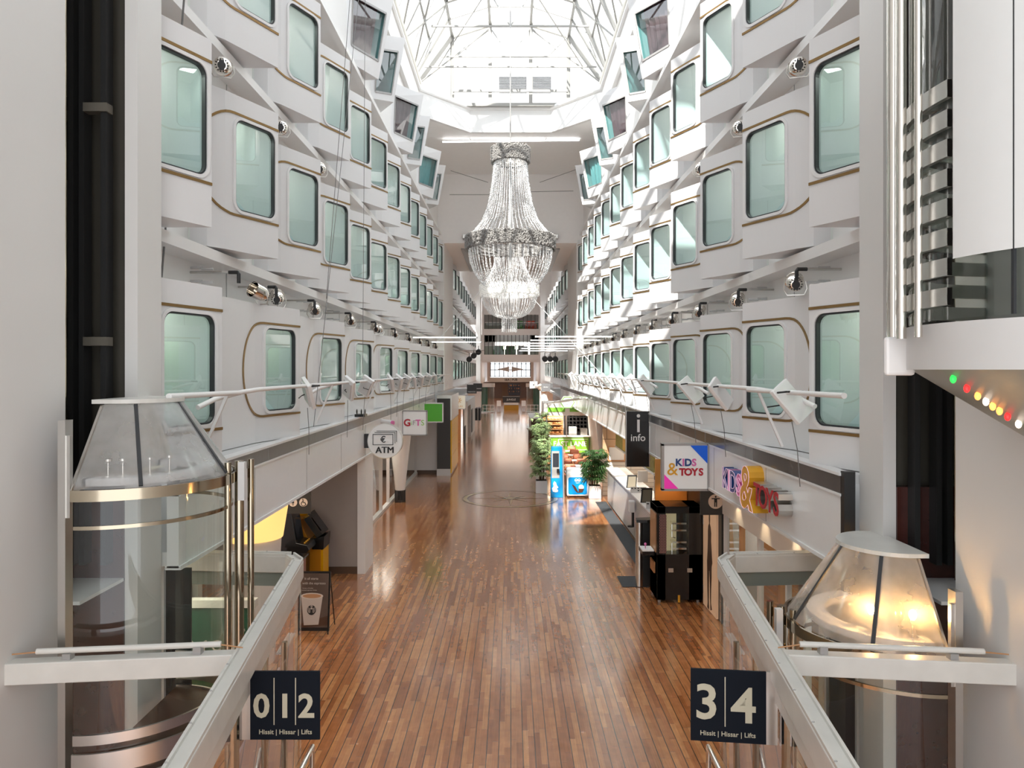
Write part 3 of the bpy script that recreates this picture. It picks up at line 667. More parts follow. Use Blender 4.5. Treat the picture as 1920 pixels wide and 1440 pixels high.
for sx, side in ((-1, 'above the ATM sign'), (1, 'above the info sign')):
    row(sx, PR9, (0.17, 0.925), Z10, -1.16, 0.93, Y9[1:], 'top row %s' % side, side)
    row(sx, PR9, (0.17, 0.925), Z9, -1.16, 0.93, Y9, 'middle row %s' % side, side)
    if sx < 0:
        row(sx, [(3.69, -1.2), (3.66, -1.10), (XB, 0.0)], (0.19, 0.886), Z8, -1.05, 0.95, Y8L[:1], 'lowest row %s' % side, side)
        row(sx, PR8L, (0.19, 0.886), Z8, -1.05, 0.95, Y8L[1:], 'lowest row %s' % side, side, start=1)
    else:
        row(sx, [(3.74, -1.08), (3.72, -0.95), (XB, 0.0)], (0.17, 0.91), Z8, -1.05, 0.95, Y9[:1], 'lowest row %s' % side, side)
        row(sx, PR8R, (0.17, 0.91), Z8, -1.05, 0.95, Y9[1:], 'lowest row %s' % side, side, start=1)
    for zc, nm, lo in ((Z10, 'top', -1.16), (Z9, 'middle', -1.16), (Z8, 'lowest', -1.05)):
        row(sx, [(3.70, -2.75), (3.55, -1.1), (XB, 0)], (0.2, 0.886), zc, lo, 0.93, YF, '%s row %s' % (nm, side), side, far=True)
# ================================================================= INCLINED WINDOWS UNDER THE ROOF
def slanted(sx, kind, Y, label, curtain=None):
    t = thing('slanted_bay', label, 'window box', (sx*3.75, Y, 11.8), 'inclined window boxes under the glass roof')
    if kind == 1: plan = [(3.78, -1.05), (3.15, 0.12), (3.78, 0.2)]; a, b = (3.66, -0.85), (3.2, 0.0)
    else: plan = [(3.78, -0.30), (3.15, 0.0), (3.78, 0.95)]; a, b = (3.66, -0.20), (3.26, -0.01)
    lean = 0.24; z0, z1 = 11.8 if kind == 1 else 12.0, 13.75
    def v(x, y, z): return (sx*(x-lean*(z-12.2)/1.1*(1 if x < 3.77 else 0)*0.85), Y+y, z)
    f = MB(); lo = [v(x, y, z0) for x, y in plan]; hi = [v(x, y, z1) for x, y in plan]
    # front face with rectangular opening
    A0, A1 = Vector(lo[0]), Vector(lo[1]); B0, B1 = Vector(hi[0]), Vector(hi[1])
    def q(s, r): return (A0.lerp(A1, s)).lerp(B0.lerp(B1, s), r)
    s0, s1 = (0.17, 0.90) if kind == 1 else (0.22, 0.86); r0, r1 = (0.4/ (z1-z0), 1.55/(z1-z0)) if kind == 1 else (0.2/(z1-z0), 1.35/(z1-z0))
    pts = [q(0,0), q(1,0), q(1,1), q(0,1), q(s0,r0), q(s1,r0), q(s1,r1), q(s0,r1)]
    f.add(pts, [(0,1,5,4), (1,2,6,5), (2,3,7,6), (3,0,4,7)])
    f.add(lo+hi, [(1,2,5,4), (0,1,2), (3,4,5)])
    f.build('box_shell', M['bay'], t)
    g = MB(); n = (A1-A0).cross(B0-A0).normalized(); n = n if n.x*sx < 0 or n.y < 0 else -n
    n = n if n.y < 0 else -n
    g.add([p-n*0.04 for p in pts[4:]], [(0,1,2,3)]); g.build('glass_pane', M['glass2'], t)
    w = MB()
    for k in range(4):
        p, r_ = pts[4+k], pts[4+(k+1) % 4]; w.beam(p+n*0.005, r_+n*0.005, 0.025, 0.05)
    w.build('window_frame', M['grey'], t)
    if curtain:
        k = MB(); m = 12; vs = []
        for i in range(m+1):
            s = s0+(0.75*(s1-s0))*i/m+0.08; p0 = q(s, r0-0.05)-n*(0.16+0.03*math.sin(i*2.4)); p1 = q(s, r1+0.05)-n*(0.16+0.03*math.sin(i*2.4)); vs += [p0, p1]
        k.add(vs, [(2*i, 2*i+2, 2*i+3, 2*i+1) for i in range(m)]); k.build('curtain', M[curtain], t)
    k = MB(); x0 = sx*3.79; k.add([(x0, Y-0.9, z0), (x0, Y+0.6, z0), (x0, Y+0.6, z1), (x0, Y-0.9, z1)], [(0,1,2,3)]); k.build('cabin_lining', M['cabin'], t)
    return t
for sx, side in ((-1, 'above the ATM sign'), (1, 'above the info sign')):
    for k, Y in enumerate((17.5, 23.6, 29.75)):
        o = ('first', 'second', 'third')[k]
        slanted(sx, 1, Y, '%s broad slanted bay from the camera under the glass roof, %s' % (o, side), ('curt_r' if k < 2 else 'linen'))
        slanted(sx, 2, Y+2.15, '%s narrow slanted bay from the camera under the glass roof, %s' % (o, side), None)
    slanted(sx, 1, 50.0, 'slanted bay past the bridge under the far roof, %s' % side)
# ================================================================= PILLARS, SHAFTS, NEAR WALLS
for sx, nm in ((-1, 'left'), (1, 'right')):
    struct('pillar_'+nm, MB().box(sx*3.50, 6.76, 0, sx*3.62, 7.22, 16), M['pillar'])
    struct('wall_near_'+nm, MB().box(sx*3.74, -3.0, -1, sx*5.6, 6.05, 16), M['pillar'])
    w = MB(); w.box(sx*5.1, 6.05, 2.75, sx*5.3, 6.92, 16); w.box(sx*3.63, 6.86, 2.75, sx*5.3, 6.92, 16)
    struct('wall_shaft_'+nm, w, M['shaft'])
    t = thing('guide_rail_set', 'dark lift guide rails and brackets in the open shaft %s' % SIDES[0 if sx < 0 else 1][1], 'lift rails', (sx*4.2, 6.9, 0))
    for x in (3.72, 3.92, 4.02): MB().box(sx*x, 6.62, 2.9, sx*(x+0.05), 6.74, 16).build('guide_rail', M['blackm'], t)
    for z in (4.9, 7.05, 9.25, 11.4): b = MB(); b.box(sx*4.0, 6.78, z, sx*4.9, 6.84, z+0.09); b.box(sx*3.70, 6.60, z+0.02, sx*3.92, 6.7, z+0.10); b.build('bracket', M['shaft2'], t)
    p = MB()
    for z in (3.7, 5.2, 7.3, 9.5): p.box(sx*4.05, 6.84, z, sx*5.0, 6.86, z+1.3)
    p.build('lining_panel', M['shaft2'], t)
    MB().box(sx*3.80, 6.10, 2.9, sx*3.83, 6.16, 16).build('edge_strip', M['bronze'], t)
# lobby wall behind the lifts at floor level
for sx, nm in ((-1, 'left'), (1, 'right')):
    w = MB(); w.box(sx*5.7, -3, 0, sx*5.8, 10, 2.9); struct('wall_lobby_side_'+nm, w, M['ltgrey'])
    struct('ceiling_lobby_'+nm, MB().box(sx*3.62, 6.05, 2.72, sx*5.8, 7.3, 2.75), M['ltgrey'])
    struct('wall_lobby_'+nm, MB().box(sx*4.3, 9.9, 0, sx*6.0, 10.05, 2.7), M['ltgrey'])
# ================================================================= PANORAMA LIFTS
def lift(sx, c, r, zr, zc, rc, label, down=False):
    """round glazed car: rim height zr, cap height zc and radius rc"""
    cx, cyy = sx*c[0], c[1]
    t = thing('panorama_lift', label, 'lift', (cx, cyy, 0 if not down else zr))
    a0, a1 = (PI*0.5, PI*1.5) if sx > 0 else (-PI*0.5, PI*0.5)
    O = (cx, cyy, 0)
    if not down:
        MB().lathe(O, [(r*0.985, zr+0.02), (rc, zc-0.02)], 40, a0, a1).build('cone_glazing', M['acrylic'], t, smooth=True)
        b = MB(); pts = [(cx+rc*1.04*math.cos(a0+(a1-a0)*k/20), cyy+rc*1.04*math.sin(a0+(a1-a0)*k/20), zc-0.02) for k in range(21)]
        pts += [(cx+0.10, cyy-rc*1.04, zc-0.02), (cx+0.10, cyy+rc*1.04, zc-0.02)] if sx > 0 else [(cx-0.10, cyy+rc*1.04, zc-0.02), (cx-0.10, cyy-rc*1.04, zc-0.02)]
        b.prism(pts, (0, 0, 0.035)); b.build('cap_plate', M['railwhite'], t)
        for ang in (0.18, 0.50, 0.80):
            b = MB(); a = a0+(a1-a0)*ang; b.beam((cx+r*0.985*math.cos(a), cyy+r*0.985*math.sin(a), zr+0.03), (cx+rc*math.cos(a), cyy+rc*math.sin(a), zc-0.03), 0.03, 0.02)
            b.build('cone_rib', M['gasket'], t)
        b = MB()
        for z0, z1, rr in ((zr-0.07, zr+0.02, r*1.035), (zr-0.30, zr-0.27, r*0.99), (zr-2.0, zr-1.92, r*1.0), (zr-2.22, zr-2.06, r*1.02), (zr-2.42, zr-2.28, r*1.02)):
            b = MB()
            if z0 > 0.02: b.lathe(O, [(rr, z0), (rr, z1), (rr-0.02, z1), (rr-0.02, z0), (rr, z0)], 40, a0, a1); b.build('metal_band', M['bronze' if z1 > zr-1 else 'steel'], t, smooth=True)
        MB().lathe(O, [(r*0.98, max(zr-2.25, 0.05)), (r*0.98, zr-0.02)], 40, a0, a1).build('glazing', M['liftglass'], t, smooth=True)
        b = MB(); 
        b.lathe(O, [(r*0.62, zr+0.02), (r*0.80, zr+0.02), (r*0.80, zr+0.08), (r*0.62, zr+0.08), (r*0.62, zr+0.02)], 32, a0, a1)
        b.build('ceiling_ledge', M['white'], t, smooth=True)
        b = MB(); b.prism([(cx+sx*0.015, cyy-r, zr), (cx+sx*0.015, cyy+r, zr), (cx+sx*0.015, cyy+rc, zc-.03), (cx+sx*0.015, cyy-rc, zc-.03)], (sx*.02, 0, 0)); b.build('back_plate', M['steel'], t)
        MB().prism([(cx+sx*0.02, cyy-r, zr-0.2), (cx+sx*0.05, cyy-r, zr-0.2), (cx+sx*0.05, cyy-r, zr+0.45), (cx+sx*0.02, cyy-r, zr+0.45)], (0, 0.04, 0)).build('side_post', M['steel'], t)
        MB().lathe(O, [(0.02, max(zr-2.3, 0.03)), (r, max(zr-2.3, 0.03))], 32, a0, a1).build('car_floor', M['dwood'], t)
        for k, (dx, dy) in enumerate(((-0.50, -0.32), (-0.40, -0.46), (-0.22, -0.55), (-0.12, -0.59))):
            X, Y = cx+sx*dx, cyy+dy
            l = MB(); l.lathe((X, Y, zr+0.08), [(0.045, 0), (0.045, 0.012), (0.008, 0.02), (0.008, 0.12), (0.03, 0.13), (0.03, 0.15)], 12); lo = l.build('lamp_stand', M['chrome'], t, smooth=True)
            MB().ball((X, Y, zr+0.27), 0.03, 10, 8, (1, 1, 1.4)).build('bulb', M['bulb'] if (sx > 0 and k in (1, 3)) else M['cglass'], lo, smooth=True)
    return t
lift(1, (3.45, 6.55), 0.88, 2.40, 3.12, 0.43, 'glass lift with a clear cone roof and glowing bulbs, behind the two-number sign')
lift(-1, (3.45, 6.55), 0.88, 3.73, 4.43, 0.43, 'glass lift with a clear cone roof, behind the three-number sign')
for sx, zt, sg in ((-1, 3.85, 'three-number'), (1, 2.5, 'two-number')):
    t = thing('chrome_guide_post', 'cluster of bronze chrome lift posts behind the %s sign' % sg, 'posts', (sx*2.52, 6.8, 0))
    for k, (x, y, r) in enumerate(((2.47, 6.85, 0.03), (2.53, 6.72, 0.042), (2.59, 6.60, 0.03))): MB().tube([(sx*x, y, 0), (sx*x, y, zt)], r, 14).build('post', M['bronze'], t, smooth=True)
    MB().box(sx*2.44, 6.60, zt-0.35, sx*2.50, 6.66, zt).build('bracket_plate', M['ltgrey'], t)
    t = thing('steel_shaft_frame', 'upright steel edge of the glass lift shaft behind the %s sign' % sg, 'frame', (sx*3.53, 5.7, 0))
    MB().box(sx*3.50, 5.66, 0, sx*3.56, 5.76, zt+0.45).build('upright', M['steel'], t)
    MB().box(sx*3.56, 7.40, 0, sx*3.63, 7.46, 2.7).build('door_post', M['white'], t)
    tag(MB().box(sx*3.62, 6.74, 0, sx*4.20, 6.85, 3.6).build('veneer_column', M['redwood']), 'dark red veneered column behind the glass lift %s' % SIDES[0 if sx < 0 else 1][1], 'column')
    MB().box(sx*3.30, 7.44, 0, sx*3.56, 7.46, 2.65).build('dark_leaf', M['blackm'], t)
# the second lift beside the camera, seen from below its floor
C3 = (3.86, 4.4); R3 = 1.28; O3 = (C3[0], C3[1], 0); A0, A1 = PI*0.42, PI*1.62
t = thing('panorama_lift', 'glass lift car with stacked metal bands, hanging over the near wall beside the camera', 'lift', (C3[0], C3[1], 4.7))
MB().lathe(O3, [(0.05, 4.12), (0.42, 4.15), (R3*0.99, 4.72)], 48, A0, A1).build('cone_underside', M['undercone'], t, smooth=True)
MB().lathe(O3, [(R3*1.0, 4.70), (R3*1.0, 4.98), (R3*0.97, 4.98)], 48, A0, A1).build('floor_ring', M['ltgrey'], t, smooth=True)
MB().lathe(O3, [(R3*0.975, 5.0), (R3*0.975, 8.6)], 48, A0, A1).build('glazing', M['liftglass'], t, smooth=True)
MB().lathe(O3, [(R3*1.0, 5.35), (R3*1.0, 8.6)], 32, PI*1.045, PI*1.62).build('reflection_sheet', M['reflwhite'], t, smooth=True)  # white sheet standing for the bright reflection in the lift glass
for k in range(8):
    z = 5.08+k*0.175; MB().lathe(O3, [(R3*1.015, z), (R3*1.015, z+0.105), (R3*0.99, z+0.105), (R3*0.99, z), (R3*1.015, z)], 36, PI*0.45, PI*1.04).build('metal_band', M['steel'], t, smooth=True)
for k, (a, r) in enumerate(((0.80, 0.036), (0.835, 0.028), (0.875, 0.045), (0.93, 0.03), (0.99, 0.022))):
    aa = PI*a; MB().tube([(C3[0]+R3*1.05*math.cos(aa), C3[1]+R3*1.05*math.sin(aa), 4.9), (C3[0]+R3*1.05*math.cos(aa), C3[1]+R3*1.05*math.sin(aa), 9.5)], r, 14).build('chrome_tube', M['chrome'] if k != 1 else M['bronze'], t, smooth=True)
MB().box(C3[0]-R3*1.05, C3[1]+0.42, 4.66, C3[0]-R3*1.05+0.20, C3[1]+0.47, 4.92).build('bracket_plate', M['white'], t, bevel=0.02)
aa = PI*1.135; MB().box(C3[0]+R3*0.99*math.cos(aa)-0.008, C3[1]+R3*0.99*math.sin(aa)-0.02, 5.0, C3[0]+R3*0.99*math.cos(aa)+0.008, C3[1]+R3*0.99*math.sin(aa), 8.6).build('dark_joint', M['gasket'], t)
for m, s_ in (('gled', .90), ('rled', .80), ('oled', .72), ('wled', .66), ('oled', .61), ('oled', .56), ('rled', .50), ('wled', .42), ('gled', .33)):
    aa = PI*1.012; rr = 0.42+(R3*0.99-0.42)*s_
    MB().ball((C3[0]+rr*math.cos(aa), C3[1]+rr*math.sin(aa), 4.13+.57*s_), 0.018, 10, 6, (1, 1, 1.5)).build('indicator_light', M[m], t, smooth=True)
# ================================================================= GLASS SCREENS WITH SIGNS
for sx, sg in ((-1, 'three-number'), (1, 'two-number')):
    A = Vector((sx*2.45, 8.3, 2.5)); B = Vector((sx*1.72, 3.0, 2.5)); Cc = Vector((sx*4.1, 8.66, 2.5)); A2 = Vector((sx*2.62, 8.55, 2.5))
    t = thing('glass_screen', 'white framed glass screen carrying the %s sign' % sg, 'screen', (A.x, A.y, 0))
    def seg(p, q, name='top_beam'):
        b = MB(); b.beam(p-Vector((0,0,0.10)), q-Vector((0,0,0.10)), 0.13, 0.20); b.build(name, M['railwhite'], t, bevel=0.01)
        b = MB(); b.beam(p-Vector((0,0,0.28)), q-Vector((0,0,0.28)), 0.06, 0.17); b.build('lower_lip', M['railgrey'] if name != 'top_beam' else M['railwhite'], t)
        b = MB(); d = (q-p).normalized(); n = d.cross(Vector((0,0,1)))*0.05
        b.beam(p+Vector((0,0,0.012))+n, q+Vector((0,0,0.012))+n, 0.02, 0.025); b.beam(p+Vector((0,0,0.012))-n, q+Vector((0,0,0.012))-n, 0.02, 0.025); b.build('raised_edge', M['railwhite'], t)
        k = MB(); L = (q-p).length; m = int(L/0.45)
        for i in range(m): c = p+d*(0.3+i*0.45)+n; k.ball((c.x, c.y, c.z+0.02), 0.012, 6, 4)
        k.build('screw_heads', M['grey'], t)
    seg(A, B); seg(A2, Cc, 'back_beam'); seg(A, A2, 'corner_beam')
    g = MB(); dz = Vector((0, 0, 2.1)); g.quad(A-dz-Vector((0,0,.4)), B-dz-Vector((0,0,.4)), B-Vector((0,0,0.35)), A-Vector((0,0,0.35))); g.build('glass_panel', M['cglass'], t)
    g = MB(); g.quad(A2-dz-Vector((0,0,.4)), Cc-dz-Vector((0,0,.4)), Cc-Vector((0,0,0.35)), A2-Vector((0,0,0.35))); g.build('glass_panel', M['cglass'], t)
    MB().box(A.x-0.03, A.y-0.03, 0, A.x+0.03, A.y+0.03, 2.35).build('post', M['cglass'], t)
    d = (B-A).normalized()
    for k, s in enumerate((0.9, 1.9, 3.0)):
        p = A+d*s; MB().box(p.x-0.025, p.y-0.025, 0, p.x+0.025, p.y+0.025, 1.9 if k == 0 else 2.3).build('post', M['bronze'], t)
    n = Vector((-d.y, d.x, 0))*(0.05 if sx > 0 else -0.05)
    for k, (s0, s1) in enumerate(((0.12, 0.85), (0.95, 1.85), (1.95, 2.95))):
        p, q = A+d*s0+n, A+d*s1+n
        o = MB().hexa([(p.x,p.y,0.08),(q.x,q.y,0.08),(q.x+.02,q.y,0.08),(p.x+.02,p.y,0.08),(p.x,p.y,1.66),(q.x,q.y,1.72),(q.x+.02,q.y,1.72),(p.x+.02,p.y,1.66)]).build('lilac_board', M['lilac'], t)
        if k == 0:
            b = MB()
            for e in (-0.03, 0, 0.03): b.tube([(p.x+e, p.y, 1.70), (q.x+e, q.y, 1.76)], 0.014, 8)
            b.build('cap_rail', M['winframe'], o, smooth=True)
    # cross beam to the near wall with a lamp tube on it
    P, Q = Vector((sx*3.76, 5.38, 2.52)), Vector((sx*2.08, 5.62, 2.50))
    t2 = thing('cross_beam', 'scuffed white cross beam from the near wall to the %s screen' % sg, 'beam', (P.x, P.y, 2.4))
    MB().beam(P-Vector((0,0,0.08)), Q-Vector((0,0,0.08)), 0.12, 0.16).build('box_section', M['railwhite'], t2, bevel=0.008)
    for s in (0.25, 0.8): c = P.lerp(Q, s); MB().box(c.x-0.03, c.y-0.03, 2.50, c.x+0.03, c.y+0.03, 2.56).build('clip', M['grey'], t2)
    t3 = thing('lamp_tube', 'white tube on clips along the beam toward the %s sign' % sg, 'tube', (P.x, P.y, 2.5))
    MB().tube([P.lerp(Q, 0.12)+Vector((0,0,0.065)), P.lerp(Q, 0.90)+Vector((0,0,0.065))], 0.022, 12).build('casing', M['railwhite'], t3, smooth=True)
    MB().tube([P.lerp(Q, 0.02)+Vector((0,0,0.05)), P.lerp(Q, 0.12)+Vector((0,0,0.06))], 0.006, 6).build('lead', M['wood'], t3)
    MB().tube([P.lerp(Q, 0.90)+Vector((0,0,0.06)), P.lerp(Q, 0.995)+Vector((0,0,0.03))], 0.006, 6).build('lead', M['wood'], t3)
    # bent steel handrail on the floor by the screen
    x = sx*2.12
    t4 = thing('bent_handrail', 'bent steel handrail below the %s sign' % sg, 'handrail', (x, 7.4, 0))
    MB().tube([(x-sx*0.0, 7.7, 0.0), (x, 7.7, 0.62), (x-sx*0.03, 7.6, 0.72), (x-sx*0.05, 7.1, 0.74), (x+sx*0.16, 6.9, 0.70), (x+sx*0.2, 6.5, 0.66), (x+sx*0.2, 6.5, 0.0)], 0.028, 12).build('tube', M['chrome'], t4, smooth=True)
def lift_sign(sx, x0, x1, Y, ztop, s, chars, bars, label, yaw):
    t = thing('lift_sign', label, 'sign', ((x0+x1)/2, Y, ztop-s))
    zc = ztop-s/2; w = x1-x0; cx = (x0+x1)/2
    U = Vector((math.cos(yaw), math.sin(yaw), 0)); V = Vector((0, 0, 1)); Wn = U.cross(V); c = Vector((cx, Y, zc))
    def P(a, b, d=0.0): return c+U*a+V*b+Wn*d
    b = MB(); b.add([P(-w/2,-s/2), P(w/2,-s/2), P(w/2,s/2), P(-w/2,s/2), P(-w/2,-s/2,-.02), P(w/2,-s/2,-.02), P(w/2,s/2,-.02), P(-w/2,s/2,-.02)], [(0,1,2,3),(7,6,5,4),(0,4,5,1),(1,5,6,2),(2,6,7,3),(3,7,4,0)]); b.build('board', M['navy'], t)
    for ch, a, sz, bb in chars: MB().text(ch, sz, P(a, bb, 0.004), U, V, ext=0.001, off=0.007).build('numeral', M['cream'], t)
    l = MB(); l.text('Hissit | Hissar | Lifts', 0.052, P(-0.005*sx, -s*0.385, 0.004), U, V, ext=0.001, off=0.0005); l.build('lettering', M['cream'], t)
    l = MB()
    for a in bars: l.add([P(a-.004,-s*0.28,.004), P(a+.004,-s*0.28,.004), P(a+.004,s*0.41,.004), P(a-.004,s*0.41,.004)], [(0,1,2,3)])
    l.build('divider_line', M['cream'], t)
    e = -w/2 if sx < 0 else w/2
    b = MB(); b.add([P(e,-s/2), P(e+sx*0.085,-s/2), P(e+sx*0.085,s/2), P(e,s/2), P(e,-s/2,-.02), P(e+sx*0.085,-s/2,-.02), P(e+sx*0.085,s/2,-.02), P(e,s/2,-.02)], [(0,1,2,3),(7,6,5,4),(0,4,5,1),(1,5,6,2),(2,6,7,3),(3,7,4,0)]); b.build('mounting_plate', M['steel'], t)
lift_sign(-1, -2.06, -1.51, 5.7, 2.31, 0.54, [('0', -0.185, 0.26, -0.01), ('1', 0.0, 0.26, -0.01), ('2', 0.17, 0.26, -0.01)], (-0.085, 0.085), 'dark navy sign with three white numbers, zero one two, on the glass screen', 0.0)
lift_sign(1, 1.41, 1.98, 5.6, 2.36, 0.56, [('3', -0.165, 0.38, 0.015), ('4', 0.115, 0.38, 0.0)], (-0.025,), 'dark navy sign with two large numbers, three and four, on the glass screen', -0.12)
# ================================================================= RAIL WITH FLOOD PANELS ALONG DECK 8
def rail(sx, segs, label):
    t = thing('tubular_rail', label, 'rail', (sx*3.05, segs[0][0], 4.4))
    for i, (a, b) in enumerate(segs):
        P = [(sx*3.06, a, 4.46), (sx*3.04, b, 4.44)] if (i == 0) else [(sx*3.30, a, 4.30), (sx*3.22, a+0.25, 4.38), (sx*3.10, a+0.7, 4.44), (sx*3.05, a+1.1, 4.46), (sx*3.04, b, 4.46)]
        MB().tube(P, 0.028, 12).build('tube_length', M['white'], t, smooth=True)
        MB().beam((sx*3.05, b-0.3, 4.46), (sx*3.36, b-0.3, 3.75), 0.03, 0.03).build('strut', M['white'], t)
rail(-1, [(6.45, 8.1)]+[(7.6+i*4.2, 7.6+i*4.2+5.1) for i in range(7)], 'white tubular rail on struts along the deck above the ATM sign')
rail(1, [(6.6, 9.2)]+[(7.8+i*4.2, 7.8+i*4.2+5.1) for i in range(9)], 'white tubular rail on struts along the deck above the info sign')
def flood(label):
    t = thing('flood_panel', label, 'light')
    b = MB(); b.hexa([(-0.022,-0.10,-0.24),(0.022,-0.10,-0.24),(0.022,0.10,-0.24),(-0.022,0.10,-0.24),(-0.022,-0.10,0.10),(0.022,-0.10,0.10),(0.022,0.10,0.10),(-0.022,0.10,0.10)])
    R = Matrix.Rotation(math.radians(32), 4, 'X') @ Matrix.Rotation(math.radians(-24), 4, 'Y')
    b.v = [tuple(R @ Vector(v)) for v in b.v]; b.build('housing', M['white'], t, bevel=0.008)
    c = MB(); c.box(-0.045,-0.08,-0.20,-0.022,0.08,0.06); c.v = [tuple(R @ Vector(v)) for v in c.v]; c.build('driver_box', M['ltgrey'], t)
    c = MB(); c.tube([(0.0,0.10,0.02),(0.09,0.10,0.03),(0.09,-0.10,0.03),(0.0,-0.10,0.02)], 0.008, 6); c.tube([(k_*0.05*math.cos(k_), 0.05*math.sin(k_*1.3)*k_, -0.02-0.03*k_) for k_ in (0, 0.7, 1.4, 2.1, 2.8)], 0.006, 6); c.build('clamp', M['blackm'], t)
    MB().tube([(0.02, 0.05, -0.22), (0.05, 0.08, -0.45), (0.06, 0.1, -0.75)], 0.004, 5).build('cable', M['cable'], t)
    return t
fp = flood('x'); first = True
FL = {-1: [10.8, 13.6, 15.3, 18.3, 19.6, 21.0, 22.6, 24.4, 26.6, 29.0], 1: [7.95, 10.6, 12.4, 16.4, 18.2, 19.8, 21.6, 23.6, 25.4, 27.5, 30.0, 33.0, 36.0]}
for sx, side in SIDES:
    for i, y in enumerate(FL[sx]):
        lab = '%s white flood panel from the camera, clipped to the rail %s' % (ORD[i], side)
        if first: o = fp; o.location = (sx*3.04, y, 4.42); o['label'] = lab; o['group'] = 'flood panels on the rails'; first = False
        else: o = dup(fp, (sx*3.04, y, 4.42), lab, 'flood panels on the rails')
        o.scale = (1.35, 1.35, 1.35)
        if sx > 0: o.rotation_euler = (0, 0, math.radians(-38 if i % 2 else -60))
        else: o.rotation_euler = (0, 0, math.radians(40+20*(i % 3)))
# ================================================================= SPOTLIGHTS ON THE BAY TOPS
def spot():
    t = thing('spotlight', 'x', 'spotlight')
    b = MB(); b.lathe((0,0,0), [(0.0,-0.105),(0.06,-0.10),(0.085,-0.075),(0.105,-0.03),(0.11,0.03),(0.11,0.14),(0.118,0.145),(0.118,0.16)], 18); R = Matrix.Rotation(math.radians(-72), 4, 'X'); b.v = [tuple(R @ Vector(v)) for v in b.v]
    b.build('housing', M['chrome'], t, smooth=True)
    c = MB()
    for k in range(14): a = 2*PI*k/14; c.ball((0.075*math.cos(a), 0.075*math.sin(a), -0.088), 0.009, 6, 4)
    c.lathe((0,0,-0.112), [(0.0, 0),(0.05, 0),(0.05, 0.02)], 12); c.box(-0.03,-0.06,-0.13,0.03,0.06,-0.10); c.v = [tuple(R @ Vector(v)) for v in c.v]; c.build('rear_plate', M['blackm'], t)
    MB().tube([(0.125,0.02,0.02),(0.14,0.0,-0.08),(0.10,-0.02,-0.155),(-0.10,-0.02,-0.155),(-0.14,0.0,-0.08),(-0.125,0.02,0.02)], 0.009, 6).build('yoke', M['steel'], t, smooth=True)
    return t
def spot_arm(sx, t, X, Y, Z):
    b = MB(); b.tube([(sx*4.15, Y-0.12, Z+0.16), (sx*(X+0.02), Y-0.12, Z+0.16)], 0.016, 8)
    b.build('bracket_arm', M['steel'], t); c = MB(); c.tube([(sx*(X+0.10), Y-0.12, Z+0.16), (sx*(X-0.02), Y-0.12, Z+0.16), (sx*(X-0.03), Y-0.12, Z+0.14), (sx*(X-0.03), Y-0.12, Z+0.02)], 0.024, 8); c.build('elbow', M['blackm'], t)
sp_ = spot(); first = True
SL = [10.4, 11.1, 13.25, 16.2, 19.2, 19.75, 22.4, 25.5, 28.5, 31.5, 34.6]; SR = [9.15+2.31*k for k in range(12)]
def put_spot(sx, X, Y, Z, lab, arm, rz=0.0):
    global first
    if first: o = sp_; first = False; o.location = (sx*X, Y, Z)
    else: o = dup(sp_, (sx*X, Y, Z), lab, parts=['housing', 'rear_plate', 'yoke'])
    o['label'] = lab; o['group'] = 'chrome stage spotlights'; o.rotation_euler = (0, 0, rz)
    if arm:
        a = thing('wall_pipe', 'steel pipe arm with black elbow beside the '+lab.replace(' chrome', ''), 'pipe arm', (sx*4.15, Y, Z+0.16), 'pipe arms over the bays')
        a['label'] = 'pipe arm by the '+lab.replace(' chrome', '').replace(' round', '')
        spot_arm(sx, a, X, Y, Z)
for i, y in enumerate(SL): put_spot(-1, 3.6, y, 5.80, '%s round chrome spotlight on the lowest bays %s' % (ORD[i], SIDES[0][1]), i not in (0, 5), 0.3 if i else 2.6)
for i, y in enumerate(SR): put_spot(1, 3.62, y, 5.80, '%s round chrome spotlight on the lowest bays %s' % (ORD[i], SIDES[1][1]), i < 11, -0.3)
for sx, side in SIDES:
    for i, y in enumerate((9.05, 11.35, 13.7)): put_spot(sx, 3.62, y, 8.52, '%s round chrome spotlight between the upper bay rows %s' % (ORD[i], side), False, -0.3*sx)
# pipe stubs on the wall above deck 8
for sx, side in SIDES:
    for i in range(6):
        y = 9.35+2.31*i
        t = thing('vent_stub', '%s set of pale pipe stubs above the lowest bays %s' % (ORD[i], side), 'pipe stubs', (sx*4.1, y, 5.86), 'pipe stubs on the deck wall')
        for dx, dz in ((0, 0.30), (0.14, 0.27), (0, -0.02), (0.14, -0.05)): MB().tube([(sx*(4.15-dx), y, 5.86+dz*0.55), (sx*(4.0-dx), y, 5.86+dz*0.55)], 0.018, 8).build('stub', M['ltgrey'], t, smooth=True)
# first left pipe arm (free)
a = thing('wall_pipe', 'free pipe arm with black elbow above the nearest bay, no spotlight on it', 'pipe arm', (-4.15, 9.35, 5.95), 'pipe arms over the bays'); spot_arm(-1, a, 3.55, 9.45, 5.80)
